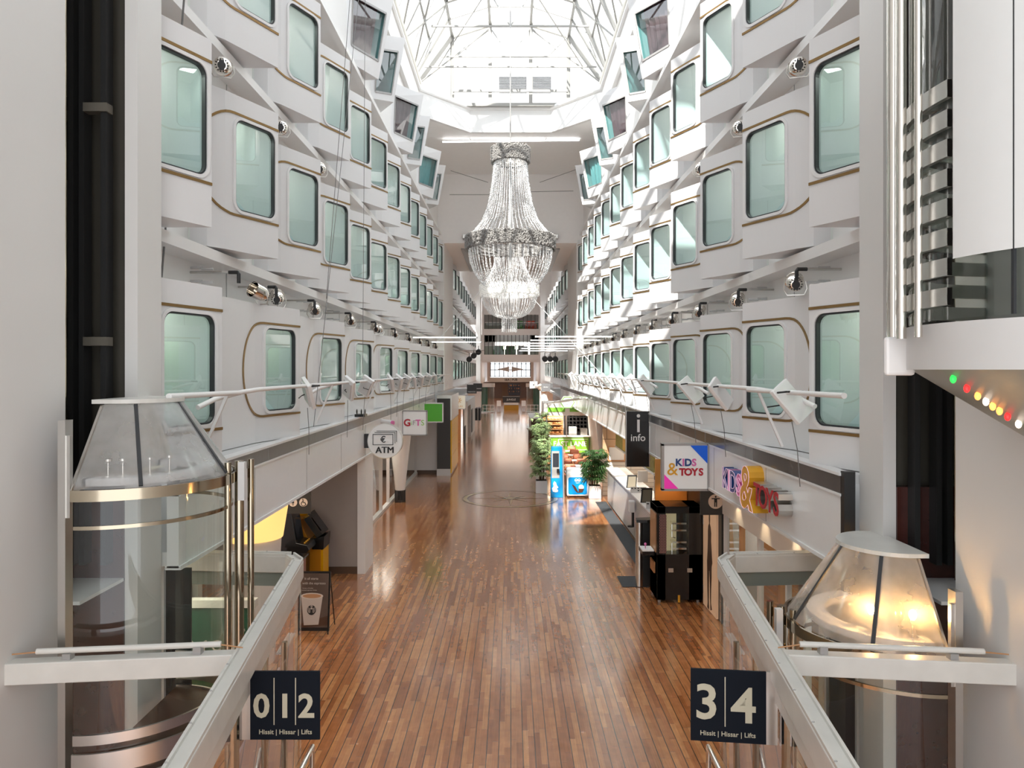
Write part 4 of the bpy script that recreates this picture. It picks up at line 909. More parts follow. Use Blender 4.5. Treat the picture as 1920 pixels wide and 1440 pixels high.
# black stage projectors hanging in the hall middle
for sx, Y, side in ((-1, 44.0, SIDES[0][1]), (1, 44.0, SIDES[1][1])):
    for k in range(3):
        x = sx*(2.1+0.32*k) if sx > 0 else sx*(1.95+0.28*k); z = 5.55-0.22*(k if sx < 0 else 1)+0.2*(sx < 0)
        t = thing('stage_projector', '%s black stage projector on the cross truss %s' % (ORD[k], side), 'projector', (x, Y, z), 'black stage projectors')
        b = MB(); b.tube([(x, Y-0.3, z), (x, Y+0.25, z+0.05)], 0.17, 12); b.build('body', M['blackm'], t, smooth=True)
        MB().lathe((x, Y-0.31, z), [(0.0, -0.001), (0.12, -0.001)], 12).build('lens', M['ltgrey'], t)
        MB().tube([(x, Y, z+0.15), (x, Y, z+0.4)], 0.02, 6).build('hanger', M['blackm'], t)
t = thing('stage_truss', 'thin bar carrying black projectors across the hall', 'bar', (0, 44, 5.9))
MB().tube([(-3.4, 44, 5.88), (-1.6, 44, 5.88)], 0.03, 8).build('bar', M['steel'], t); MB().tube([(1.8, 44, 5.78), (3.4, 44, 5.95)], 0.03, 8).build('bar', M['steel'], t)
# ================================================================= FLUORESCENT TUBES
def tube(sx, x0, x1, Y, Z, lab, thick=0.016):
    t = thing('fluorescent_tube', lab, 'tube light', ((x0+x1)/2, Y, Z), 'tube lights across the hall')
    MB().tube([(x0, Y, Z), (x1, Y, Z)], thick, 10).build('tube', M['tube'], t, smooth=True)
    for x in (x0, x1): MB().box(x-0.03, Y-0.03, Z-0.03, x+0.03, Y+0.03, Z+0.03).build('end_cap', M['ltgrey'], t)
for i, y in enumerate((24.0, 27.0, 30.2, 33.5, 37.5, 42.0)): tube(1, 0.85-0.07*i, 3.36 if i else 3.38, y, 5.80, '%s bare tube light from the camera, reaching out above the snack kiosk' % ORD[i])
tube(-1, -3.36, -1.15, 24.7, 5.80, 'first short tube light from the camera, reaching out above the black column'); tube(-1, -3.3, -1.2, 30.0, 5.85, 'second short tube light from the camera, reaching out above the black column')
t = thing('ceiling_tube', 'long white tube light under the ceiling behind the chandelier rod', 'tube light', (0, 32.4, 14.9))
MB().tube([(-2.95, 31.3, 14.60), (3.0, 31.3, 14.68)], 0.032, 10).build('tube', M['tube'], t, smooth=True)
for x in (-1.7, 1.5): MB().tube([(x, 31.3, 14.63), (x*1.05, 31.2, 14.76)], 0.02, 6).build('hanger', M['ltgrey'], t)
# soffit downlights under the bridge
for k in range(4):
    for sx in (-1, 1):
        t = tag(MB().lathe((sx*(1.7), 39.5+k*2.1, 11.12), [(0.0, 0.005), (0.09, 0.005), (0.11, 0.02)], 14).build('ceiling_spot', M['blackm']), '%s small round spot in the grey soffit, %s' % (ORD[k], 'chandelier left half' if sx < 0 else 'chandelier other half'), 'ceiling light', 'spots in the bridge soffit')
        t['label'] = '%s small round spot in the grey soffit, row %s' % (ORD[k], SIDES[0 if sx < 0 else 1][1])
# wall floods either side of the chandelier
for sx, side in SIDES:
    t = thing('wall_flood', 'small steel floodlight on the bulkhead %s' % side, 'light', (sx*1.95, 36.9, 11.45))
    MB().box(sx*2.15-0.3, 36.75, 11.4, sx*2.15+0.3, 36.98, 11.62).build('housing', M['steel'], t, bevel=0.02); MB().box(sx*2.15-0.28, 36.8, 11.36, sx*2.15+0.28, 36.98, 11.4).build('shade', M['grey'], t)
# ================================================================= CHANDELIERS
def chandelier(cx, Y, zt, S, label, lit, seed, ztop):
    tz = 1.6 if lit else 4.0
    """zt: top of the upper ring; S: scale (1 = ring radius 1.42 m)"""
    t = thing('chandelier', label, 'chandelier', (cx, Y, zt-6*S)); rnd = random.Random(seed)
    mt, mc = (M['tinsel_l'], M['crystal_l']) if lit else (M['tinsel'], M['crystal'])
    MB().tube([(cx, Y, ztop), (cx, Y, zt-2.6*S)], 0.022, 8).build('cable', M['grey'], t)
    MB().tube([(cx, Y, zt), (cx, Y, zt-tz*S)], 0.045*S, 10).build('centre_pole', M['ltgrey'], t)
    def ring(r, z0, z1, name):
        b = MB(); n = 64; m = 8
        for inner in (1, -1):
            vs = []
            for k in range(n):
                a = 2*PI*k/n
                for j in range(m+1):
                    rr = r+inner*0.035*S+(rnd.random()-0.5)*0.05*S; z = z0+(z1-z0)*j/m+(rnd.random()-0.5)*0.02; vs.append((cx+rr*math.cos(a), Y+rr*math.sin(a), z))
            b.add(vs, [(k*(m+1)+j, ((k+1) % n)*(m+1)+j, ((k+1) % n)*(m+1)+j+1, k*(m+1)+j+1) for k in range(n) for j in range(m)])
        for k in range(3000):       # tinsel tufts
            a = rnd.random()*2*PI; rr = r+(0.05+rnd.random()*0.04)*S; z = z1+(z0-z1)*rnd.random()
            b.bead((cx+rr*math.cos(a), Y+rr*math.sin(a), z), 0.026*S, 0.04*S)
        return b.build(name, mt, t)
    def strands(prof, n, step, name, size=0.017):
        b = MB()
        for k in range(n):
            a = 2*PI*(k+rnd.random()*0.3)/n; L = 0; 
            for (r0, z0), (r1, z1) in zip(prof[:-1], prof[1:]):
                d = math.hypot(r1-r0, z1-z0); m = max(1, int(d*S/step))
                for i in range(m):
                    s = (i+rnd.random()*0.4)/m; r = (r0+(r1-r0)*s)*S+(rnd.random()-0.5)*0.02; z = zt-(z0+(z1-z0)*s)*S
                    b.bead((cx+r*math.cos(a), Y+r*math.sin(a), z), size*S*(0.7+rnd.random()*0.7), size*S*1.6)
        o = b.build(name, mc, t); o['kind'] = 'stuff'; return o
    def wires(prof, n, name):
        b = MB()
        for k in range(n):
            a = 2*PI*k/n; P = [(cx+r*S*math.cos(a), Y+r*S*math.sin(a), zt-z*S) for r, z in prof]; b.tube(P, 0.0035*S if not lit else 0.006*S, 4)
        o = b.build(name, mc, t); o['kind'] = 'stuff'; return o
    if not lit: ring(0.56, zt-0.48*S, zt, 'top_ring'); ring(1.42, zt-3.40*S, zt-2.95*S, 'large_ring')
    up = [(0.55, 0.5), (0.62, 1.2), (0.74, 1.9), (0.95, 2.45), (1.36, 2.95)] if not lit else [(0.66, 0), (0.78, .55), (1.0, 1.05), (1.30, 1.4)]
    strands(up, 54, 0.055, 'upper_strands'); wires(up, 54, 'upper_wires')
    low = [(1.40, 3.4), (1.36, 3.75), (1.24, 4.1), (1.05, 4.4), (0.85, 4.6)] if not lit else [(1.31, 1.4), (1.36, 1.7), (1.34, 2.0), (1.22, 2.45), (0.95, 2.8), (0.6, 2.98), (0.36, 3.02)]
    if lit: strands([(.48, 1.2), (.48, 2.7)], 30, .04, 'inner_strands', .016); wires([(.48, 1.2), (.48, 2.7)], 30, 'inner_wires'); ring(1.33, zt-1.95*S, zt-1.45*S, 'lit_band')
    strands(low, 54, 0.05, 'bowl_strands'); wires(low, 54, 'bowl_wires')
    if lit: tail = [(0.36, 3.02), (0.36, 3.72)]; strands(tail, 26, 0.04, 'tail_strands', .018); wires(tail, 26, 'tail_wires')
    return t
chandelier(0, 24, 12.08, 1.0, 'large crystal chandelier hanging from the glass roof in front', False, 5, 19.0)
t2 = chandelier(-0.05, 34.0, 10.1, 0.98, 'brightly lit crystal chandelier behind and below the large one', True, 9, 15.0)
# ================================================================= CABLES AND GUY WIRES
for i, (a, b) in enumerate((((345, 0, 8.2), (303, 520, 8.2)), ((656, 0, 13.0), (612, 560, 13.0)), ((672, 0, 15.0), (588, 800, 11.6)), ((684, 100, 16.0), (680, 700, 16.0)))):
    p, q = at(*a), at(*b)
    tag(MB().tube([q, p, p+(p-q).normalized()*6], 0.006 if i else 0.012, 6).build('hanging_cable', M['cable']), ('thin grey hanging cable beside the near pillar', 'thin cable hanging in front of the third lowest bay', 'long slanting cable ending on the fascia by the ATM sign', 'thin cable hanging in front of the fourth lowest bay')[i], 'cable')
for i, (a, b) in enumerate((((820, 640, 30), (905, 540, 33)), ((1126, 700, 27), (1000, 560, 33)), ((843, 365, 35), (940, 365, 35)), ((980, 360, 35), (1075, 358, 35)), ((845, 320, 34), (915, 342, 35)), ((1012, 342, 35), (1080, 318, 34)))):
    tag(MB().tube([at(*a), at(*b)], 0.012, 5).build('guy_wire', M['ltgrey'] if i < 2 else M['cable']), ('guy wire slanting from the lit chandelier over the black column', 'guy wire slanting from the lit chandelier over the kiosk', 'level stay wire beside the chandelier above the ATM side', 'level stay wire beside the chandelier above the info side', 'sloping stay wire from the ATM side under the ceiling', 'sloping stay wire from the info side under the ceiling')[i], 'wire')
# ================================================================= LIGHTS OF THE SHOPS (added fill lamps, downlights)
def shop_fill(x, y, w, l, power, col=(1.0, 0.90, 0.76), z=2.66):  # area lamp added to brighten the dark space under the decks, no fitting there
    d = bpy.data.lights.new('shop_fill_lamp', 'AREA'); d.shape = 'RECTANGLE'; d.size = w; d.size_y = l; d.energy = power; d.color = col
    o = bpy.data.objects.new('shop_fill_lamp', d); COL.objects.link(o); o.location = (x, y, z)
def spot_down(x, y, z, power, col=(1.0, 0.72, 0.42), ang=60):
    d = bpy.data.lights.new('downlight_lamp', 'SPOT'); d.energy = power; d.color = col; d.spot_size = math.radians(ang); d.spot_blend = 0.6; d.shadow_soft_size = 0.04
    o = bpy.data.objects.new('downlight_lamp', d); COL.objects.link(o); o.location = (x, y, z)
for sx in (-1, 1):
    shop_fill(sx*5.0, 8.6, 1.2, 1.2, 45); shop_fill(sx*5.0, 12.5, 1.5, 3.0, 35)
    for y in (20.5, 25, 34, 39, 44, 52, 60, 68): shop_fill(sx*5.0, y, 1.8, 2.5, 40)
shop_fill(0, 96, 5, 10, 120, z=6.1); shop_fill(0, 110, 5, 8, 120, z=6.1); shop_fill(0, 83, 3, 6, 60, z=6.0)
for sx, side in SIDES:
    for i, y in enumerate((8.6, 9.8, 11.0, 12.3)):
        o = MB().lathe((sx*3.78, y, 2.70), [(0.0, 0), (0.05, 0), (0.065, 0.015)], 16).build('downlight', M['downl'], smooth=True)
        tag(o, '%s recessed warm downlight under the fascia %s' % (ORD[i], side), 'downlight', 'warm downlights under the fascias')
        if sx > 0: spot_down(sx*3.78, y, 2.66, 14)
# ================================================================= LEFT SIDE
F_, V_ = (1, 0, 0), (0, 0, 1)
t = thing('cash_machine_sign', 'round white ATM sign with a banknote drawing', 'sign', (-2.86, 16.5, 2.68))
b = MB(); b.tube([(-2.86, 16.42, 3.07), (-2.86, 16.58, 3.07)], 0.385, 48); b.build('lightbox', M['signwhite'], t, smooth=True)
b = MB(); b.lathe((0,0,0), [(0.385, 0), (0.40, 0), (0.40, 0.17), (0.385, 0.17)], 48); b.v = [(-2.86+v[0], 16.415+v[2], 3.07+v[1]) for v in b.v]; b.build('rim', M['steel'], t, smooth=True)
MB().box(-3.34, 16.44, 2.91, -3.2, 16.56, 3.23).build('bracket', M['black'], t)
b = MB(); y = 16.405
def fr_(b, x0, z0, x1, z1, w, y): b.box(x0, y, z0, x1, y+.006, z0+w); b.box(x0, y, z1-w, x1, y+.006, z1); b.box(x0, y, z0, x0+w, y+.006, z1); b.box(x1-w, y, z0, x1, y+.006, z1)
fr_(b, -3.14, 2.98, -2.67, 3.23, 0.014, y)
for k in (1, 2): b.box(-3.14+0.045*k, y, 3.23+0.035*k-0.006, -2.67+0.035*k+.012, y+.006, 3.23+0.035*k+.006); b.box(-2.67+0.035*k, y, 2.99+0.03*k, -2.67+0.035*k+.012, y+.006, 3.23+0.035*k+.006)
b.build('banknote_icon', M['btext'], t)
MB().text('€', 0.20, (-2.90, y, 3.10), F_, V_, ext=.003, off=0.002).build('euro_sign', M['btext'], t)
MB().text('ATM', 0.205, (-2.853, y, 2.86), F_, V_, ext=.003).text('ATM', 0.205, (-2.86, y-.0005, 2.862), F_, V_, ext=.003).text('ATM', 0.205, (-2.867, y, 2.86), F_, V_, ext=.003, off=0.0).build('lettering', M['btext'], t)
def square_sign(x0, Y, z0, s, label, face, frame='grey', name='projecting_sign'):
    t = thing(name, label, 'sign', (x0+s/2, Y, z0))
    MB().box(x0, Y-.05, z0, x0+s, Y+.05, z0+s).build('lightbox', face, t)
    b = MB(); w = 0.028
    for a in ((x0-.01, z0-.01, x0+s+.01, z0+w), (x0-.01, z0+s-w, x0+s+.01, z0+s+.01), (x0-.01, z0, x0+w, z0+s), (x0+s-w, z0, x0+s+.01, z0+s)): b.box(a[0], Y-.06, a[1], a[2], Y+.06, a[3])
    b.build('frame', M[frame], t); return t
t = square_sign(-3.34, 22.3, 2.67, 0.76, 'square white sign with colourful GIFTS lettering', M['signwhite'])
for ch, dx, sz, m, o_ in (('G', -0.23, 0.30, 'red', .01), ('i', -0.10, 0.20, 'ltgreen', .0), ('F', -0.02, 0.20, 'grey', .0), ('T', 0.11, 0.26, 'pinkl', .008), ('S', 0.25, 0.24, 'limes', .0)):
    MB().text(ch, sz, (-2.96+dx, 22.24, 3.05), F_, V_, ext=.003, off=o_).build('letter', M['limes'] if m == 'ltgreen' else M[m], t)
t = square_sign(-3.34, 27.8, 2.67, 0.74, 'plain green square sign in a white frame beside the GIFTS sign', M['greens'] if 'greens' in M else M['green'], 'winframe')
t = square_sign(-3.10, 38.0, 2.62, 0.74, 'cream sign with a golden flower behind the black column', M['creamsign'], 'winframe')
b = MB()
for k in range(8): a = k*PI/4; b.tube([(-2.73+0.04*math.cos(a), 37.92, 3.08+0.04*math.sin(a)), (-2.73+0.16*math.cos(a), 37.92, 3.08+0.16*math.sin(a))], 0.016, 6)
b.build('flower_logo', M['gold'], t); MB().text('LUXURY', 0.12, (-2.73, 37.93, 2.76), F_, V_, ext=.003).build('lettering', M['gold'], t)
# black column with steel and yellow side
t = thing('portal_column', 'tall black panelled column with steel head and yellow side', 'column', (-2.93, 34, 0))
MB().box(-3.25, 31.9, 0.30, -2.66, 36, 3.42).build('black_panel', M['charcoal'], t); MB().box(-3.26, 31.88, 0.0, -2.66, 36, 0.30).build('white_base', M['ltgrey'], t)
MB().box(-3.27, 31.86, 3.42, -2.60, 36.2, 3.56).build('steel_head', M['steel'], t); MB().box(-2.66, 31.9, 2.45, -2.60, 36.1, 3.42).build('steel_side', M['steel'], t)
b = MB()
for k in range(3): b.box(-2.66, 32.0, 0.10+k*0.78, -2.61, 35.9, 0.10+k*0.78+0.765)
b.build('yellow_panel', M['yellow'], t)
# glazed shopfront
t = thing('glazed_shopfront', 'white framed glass shopfront under the ATM and GIFTS signs', 'shopfront', (-4.25, 24, 0))
for y in (17.6, 19.4, 21.6, 23.6, 25.0, 28.0, 32.3): MB().box(-4.30, y-.04, 0, -4.20, y+.04, 2.68).build('post', M['winframe'], t)
MB().box(-4.32, 17.6, 0, -4.18, 32.4, 0.09).build('floor_track', M['ltgrey'], t); MB().box(-4.30, 17.6, 2.5, -4.20, 32.4, 2.60).build('header', M['winframe'], t)
for a, b_ in ((17.6, 19.4), (19.4, 21.6), (21.6, 23.6), (25.0, 28.0), (28.0, 32.3)): g = MB(); g.quad((-4.25, a, .09), (-4.25, b_, .09), (-4.25, b_, 2.5), (-4.25, a, 2.5)); g.build('glass_panel', M['cglass'], t)
def cone_column(sx, X, Y, r0, r1, label, basket=True, lit=False, zt=2.72, lean=0.0):
    t = thing('conical_column', label, 'column', (sx*X, Y, 0))
    b = MB(); zb = 0.42 if basket else 0.0; b.tube([(sx*(X+lean), Y, zb), (sx*X, Y, zt if not lit else 2.32)], [r0, r1], 28); b.build('shaft', M['white'], t, smooth=True)
    if lit: b = MB(); b.tube([(sx*X, Y, 2.0), (sx*X, Y, 2.68)], [r1*1.02, r1*1.25], 28, caps=False); b.build('lit_head', M['shade'], t, smooth=True)
    if basket:
        b = MB()
        for k in range(10): b.lathe((sx*(X+lean), Y, 0.03+k*0.04), [(r0*1.05, 0), (r0*1.05, 0.02)], 24)
        for k in range(20): a = 2*PI*k/20; b.box(sx*(X+lean)+r0*1.06*math.cos(a)-.012, Y+r0*1.06*math.sin(a)-.012, 0, sx*(X+lean)+r0*1.06*math.cos(a)+.012, Y+r0*1.06*math.sin(a)+.012, .43)
        b.build('black_basket', M['blackm'], t)
t = thing('cable_winch', 'small black cable winch on the grey band above the ATM sign', 'winch', (-3.3, 16.0, 3.66)); MB().box(-3.42, 15.8, 3.66, -3.20, 16.1, 3.72).build('base', M['black'], t)
for x in (-3.40, -3.30, -3.22): MB().lathe_s((x, 15.95, 3.77), .06, 10, 6, (.25, 1, 1)).build('drum', M['black'], t)
t = thing('purple_spotlight', 'small spotlight with violet light above the round ATM sign', 'spotlight', (-3.2, 18.6, 3.3)); b = MB(); b.tube([(-3.34, 18.6, 3.36), (-3.05, 18.5, 3.33)], .07, 12); b.build('body', M['white'], t, smooth=True); MB().tube([(-3.05, 18.5, 3.33), (-3.0, 18.48, 3.325)], .06, 12).build('lens', M['pinkl'], t)
cone_column(-1, 3.92, 25.6, 0.17, 0.42, 'white tapering column on a black perforated base behind the shop glass')
cone_column(-1, 4.15, 11.6, 0.34, 0.46, 'tapering column with glowing yellow head in the recess', basket=False, lit=True)
cone_column(1, 4.25, 38.0, 0.24, 0.21, 'slanting white column at the lime counter', basket=False, lean=0.25); cone_column(1, 3.95, 32.0, 0.16, 0.18, 'slanting white column behind the potted palm', basket=False, lean=0.25)
cone_column(1, 4.25, 12.9, 0.16, 0.30, 'tapering column behind the kids shop glass', basket=False)
# recess: toilet sign, arcade, cash machine, crate
def disc(b, c, r, n=28): x, y, z = c; b.add([(x+r*math.cos(2*PI*k/n), y, z+r*math.sin(2*PI*k/n)) for k in range(n)], [tuple(range(n))])
def man(b, x, y, z, h, skirt=False):
    b.lathe_s((x, y, z+h*0.42), h*0.085, 12, 6, (1, .05, 1))
    if skirt: b.add([(x-h*.1, y, z+h*.3), (x+h*.1, y, z+h*.3), (x+h*.22, y, z-h*.1), (x-h*.22, y, z-h*.1)], [(0,1,2,3)]); w = .06
    else: b.box(x-h*.13, y-.001, z-h*.08, x+h*.13, y+.001, z+h*.30); b.box(x-h*.36, y-.001, z+h*.21, x+h*.36, y+.001, z+h*.30); w = .10
    for s in (-1, 1): b.box(x+s*h*.075-h*w/2, y-.001, z-h*.46, x+s*h*.075+h*w/2, y+.001, z-h*.05)
t = thing('toilet_sign', 'dark hanging sign with woman and wheelchair discs in the recess', 'sign', (-4.25, 14.5, 1.8))
MB().box(-4.6, 14.48, 1.80, -4.02, 14.52, 2.45).build('board', M['charcoal'], t)
b = MB(); disc(b, (-4.37, 14.47, 2.03), .085); disc(b, (-4.16, 14.47, 2.03), .085); b.build('disc', M['cream2'], t)
b = MB(); man(b, -4.37, 14.465, 2.03, .13, True); b.build('woman_pictogram', M['btext'], t)
b = MB(); b.tube([(-4.16+.045*math.cos(a), 14.462, 2.005+.045*math.sin(a)) for a in [PI*.6+PI*1.45*k/12 for k in range(13)]], .006, 5); b.tube([(-4.17, 14.462, 2.08), (-4.165, 14.462, 2.03), (-4.13, 14.462, 2.03), (-4.11, 14.462, 1.985)], .008, 5); b.ball((-4.172, 14.462, 2.095), .011, 8, 6); b.build('wheelchair_pictogram', M['btext'], t)
t = thing('arcade_cabinet', 'black arcade cabinet with tilted screen in the recess', 'arcade machine', (-4.6, 15.2, 0))
pr = [(-4.95, 0), (-4.32, 0), (-4.32, .80), (-4.18, .95), (-4.22, 1.05), (-4.45, 1.10), (-4.55, 1.72), (-4.62, 1.80), (-4.95, 1.80)]
MB().prism([(x, 14.95, z) for x, z in pr], (0, .55, 0)).build('body', M['black'], t, bevel=.01)
b = MB(); b.add([(-4.445, 15.02, 1.14), (-4.445, 15.44, 1.14), (-4.54, 15.44, 1.66), (-4.54, 15.02, 1.66)], [(0,1,2,3)]); b.build('screen', M['screen'], t)
b = MB()
for k in range(4): b.ball((-4.30, 15.05+k*.11, 1.08), .02, 8, 5)
b.build('buttons_red', M['gold'], t)
b = MB(); b.tube([(-4.40, 14.94, .62), (-4.36, 14.94, .74), (-4.31, 14.94, .66), (-4.28, 14.94, .78)], .02, 6); b.build('flame_decal', M['yellow'], t)
t = thing('yellow_cash_machine', 'yellow cash machine with black tilted screen head in the recess', 'cash machine', (-4.4, 15.9, 0))
pr = [(-4.72, 0), (-4.12, 0), (-4.12, .78), (-4.40, 1.02), (-4.58, 1.42), (-4.72, 1.42)]
MB().prism([(x, 15.65, z) for x, z in pr], (0, .5, 0)).build('body', M['orange'], t, bevel=.008)
MB().box(-4.12, 15.66, .02, -4.075, 16.14, .78).build('front_panel', M['yellow'], t); MB().box(-5.0, 16.2, 0, -4.45, 16.3, 1.48).build('back_board', M['yellow'], t)
b = MB(); b.hexa([(-4.30,15.62,.80),(-4.06,15.62,.80),(-4.06,16.16,.80),(-4.30,16.16,.80),(-4.36,15.62,1.02),(-4.04,15.62,1.08),(-4.04,16.16,1.08),(-4.36,16.16,1.02)]); b.build('keypad_housing', M['black'], t)
b = MB(); P = [Vector((-4.20,15.62,1.05)), Vector((-4.08,15.62,1.12)), Vector((-4.40,15.62,1.56)), Vector((-4.50,15.62,1.48))]; b.prism(P, (0, .54, 0)); b.build('screen_head', M['black'], t)
b = MB(); e = Vector((.012, 0, .008)); b.add([P[1].lerp(P[2], .15)+e+Vector((0,.08,0)), P[1].lerp(P[2], .15)+e+Vector((0,.46,0)), P[1].lerp(P[2], .8)+e+Vector((0,.46,0)), P[1].lerp(P[2], .8)+e+Vector((0,.08,0))], [(0,1,2,3)]); b.build('screen', M['screen'], t)
MB().text('Otto.', 0.07, (-4.43, 15.61, 1.51), (0.8, 0, .5), (-.5, 0, .8), ext=.002).build('label_text', M['yellow'], t)
t = thing('crate_box', 'reddish slatted wooden box with a black top in the recess', 'box', (-4.4, 14.3, 0))
b = MB()
for k in range(9): b.box(-4.75+k*.068, 14.0, 0, -4.75+k*.068+.06, 14.6, .93)
b.build('slatted_body', M['cwood'], t); MB().box(-4.78, 13.97, .93, -4.10, 14.63, .97).build('top', M['black'], t)
# advertising board with a cup
t = thing('advertising_board', 'standing poster board with a white takeaway coffee cup', 'sign', (-3.5, 12.8, 0))
def bp(x, z, d=0.0): return (-3.78+x, 12.78+0.12*z-d, 0.06+z)
W_, H_ = 0.56, 1.02
b = MB(); b.add([bp(0,0), bp(W_,0), bp(W_,H_), bp(0,H_), bp(0,0,-.03), bp(W_,0,-.03), bp(W_,H_,-.03), bp(0,H_,-.03)], [(0,1,2,3),(7,6,5,4),(0,4,5,1),(1,5,6,2),(2,6,7,3),(3,7,4,0)]); b.build('frame', M['black'], t)
b = MB(); b.add([bp(.03,.06,.003), bp(W_-.03,.06,.003), bp(W_-.03,H_-.03,.003), bp(.03,H_-.03,.003)], [(0,1,2,3)]); b.build('poster', M['coffee'], t)
b = MB(); b.add([bp(.03,.06,.004), bp(W_-.03,.10,.004), bp(W_-.03,.26,.004), bp(.03,.12,.004)], [(0,1,2,3)]); b.build('poster_table', M['dwood'], t)
cx_ = 0.24
b = MB(); b.add([bp(cx_-.13,.10,.006), bp(cx_+.13,.11,.006), bp(cx_+.19,.58,.006), bp(cx_-.19,.58,.006)], [(0,1,2,3)]); b.build('cup', M['cup'], t)
b = MB(); b.add([bp(cx_+.20*math.cos(a), .60+.055*math.sin(a), .008) for a in [2*PI*k/24 for k in range(24)]], [tuple(range(24))]); b.build('cup_lip', M['signcup'], t)
b = MB(); b.add([bp(cx_+.165*math.cos(a), .602+.036*math.sin(a), .010) for a in [2*PI*k/24 for k in range(24)]], [tuple(range(24))]); b.build('coffee_foam', M['foam'], t)
# round cup mark: dark ring, crowned long-haired figure in pale strokes
b = MB(); b.add([bp(cx_+.078*math.cos(a), .36+.085*math.sin(a), .010) for a in [2*PI*k/30 for k in range(30)]], [tuple(range(30))]); b.build('round_mark', M['btext'], t)
b = MB()
for s in (-1, 1):
    for q_ in range(3): b.tube([bp(cx_+s*(.016+.012*q_)+s*.008*math.sin(k*.9), .40-.028*k, .013) for k in range(4)], .003, 4)
    b.tube([bp(cx_+s*.055, .41, .013), bp(cx_+s*.062, .36, .013), bp(cx_+s*.040, .31, .013)], .004, 4)
b.add([bp(cx_-.02,.42,.013), bp(cx_+.02,.42,.013), bp(cx_+.026,.44,.013), bp(cx_+.012,.432,.013), bp(cx_,.45,.013), bp(cx_-.012,.432,.013), bp(cx_-.026,.44,.013)], [(0,1,2,3,4,5,6)])
b.add([bp(cx_+.015*math.cos(a), .392+.020*math.sin(a), .013) for a in [2*PI*k/12 for k in range(12)]], [tuple(range(12))]); b.build('mark_figure', M['cup'], t)
U_ = Vector((1, 0, 0)); V2 = Vector((0, .12, 1)).normalized()
for tx_, sz_, x_, z_, e_ in (('It all starts', .058, .22, .90, .001), ('with the espresso', .058, .27, .82, .001), ('Variety of freshly', .028, .16, .735, .0006), ('brewed espresso drinks', .028, .19, .70, .0006)): MB().text(tx_, sz_, bp(x_, z_, .008), U_, V2, ext=e_).build('lettering', M['cup'], t)
for x in (.01, W_-.03): MB().add([bp(x,-.06,0), bp(x+.02,-.06,0), bp(x+.02,.03,0), bp(x,.03,0), bp(x,-.06,-.02), bp(x+.02,-.06,-.02), bp(x+.02,.03,-.02), bp(x,.03,-.02)], [(0,1,2,3),(7,6,5,4),(0,4,5,1),(1,5,6,2),(2,6,7,3),(3,7,4,0)]).build('foot', M['black'], t)
for x in (.01, W_-.03): MB().tube([bp(x+.01, H_-.03, -.03), (-3.78+x+.01, 13.28, 0.0)], .012, 6).build('rear_leg', M['black'], t)

# dark green sign board behind the lift
t = thing('green_sign_board', 'dark green board with script lettering behind the glass lift', 'sign', (-3.9, 9.35, .2))
MB().box(-4.35, 9.33, .22, -3.36, 9.38, 1.62).build('board', M['dgreen'], t); MB().box(-4.40, 9.30, 1.62, -3.30, 9.42, 1.72).build('ledge', M['railwhite'], t)
b = MB(); b.text('Pof C', .20, (-3.97, 9.32, 1.12), F_, V_, ext=.001); b.text('nol', .20, (-3.50, 9.32, 1.12), F_, V_, ext=.001); b.text('herkkiä', .06, (-3.52, 9.32, 1.33), F_, V_, ext=.001); b.build('lettering', M['cup'], t)
for x in (-4.1, -3.5): MB().box(x-.02, 9.34, 0, x+.02, 9.38, .22).build('leg', M['grey'], t)
for sx in (-1, 1):       # white door frames and dark doors of the lift lobby
    t = thing('lobby_door', 'white framed dark door behind the glass lift %s' % ('with the 012 sign' if sx < 0 else 'with the 34 sign'), 'door', (sx*4.0, 9.6, 0))
    t['label'] = 'white framed dark door behind the glass lift %s' % SIDES[0 if sx < 0 else 1][1]
    for x in (4.38, 4.95): MB().box(sx*x, 9.55, 0, sx*(x+.09), 9.7, 2.3).build('jamb', M['white'], t)
    MB().box(sx*4.47, 9.6, 0, sx*4.95, 9.66, 2.3).build('leaf', M['blackm'], t)
    g = MB(); g.box(sx*3.42, 8.9, 0, sx*3.48, 8.96, 2.4); g.build('post', M['white'], t)
# ================================================================= RIGHT SIDE
t = square_sign(2.555, 12.15, 2.67, 0.78, 'square white KIDS & TOYS sign with blue and pink corners', M['signwhite'])
yy = 12.09
b = MB(); b.prism([(3.02, yy+.005, 3.425), (3.31, yy+.005, 3.425), (3.31, yy+.005, 3.12)], (0, -.006, 0)); b.build('blue_corner', M['sblue'], t)
b = MB(); b.prism([(2.585, yy+.005, 2.70), (2.585, yy+.005, 2.94), (2.82, yy+.005, 2.70)], (0, -.006, 0)); b.build('pink_corner', M['pink'], t)
for i, (ch, x, m) in enumerate((('K', 2.825, 'navyl'), ('I', 2.905, 'pinkl'), ('D', 2.985, 'navyl'), ('S', 3.085, 'pinkl'))): MB().text(ch, .165, (x, yy, 3.135), F_, V_, ext=.003, off=.006).build('letter', M[m], t)
for ch, x in (('T', 2.885), ('O', 2.985), ('Y', 3.095), ('S', 3.20)): MB().text(ch, .165, (x, yy, 2.975), F_, V_, ext=.003, off=.007).build('letter', M['red'], t)
MB().text('&', .30, (2.72, yy, 3.02), F_, V_, ext=.003, off=.001).build('ampersand', M['gold'], t)
t = thing('shop_letters', 'three-dimensional KIDS & TOYS letters on the white fascia', 'sign', (3.3, 10, 2.7))
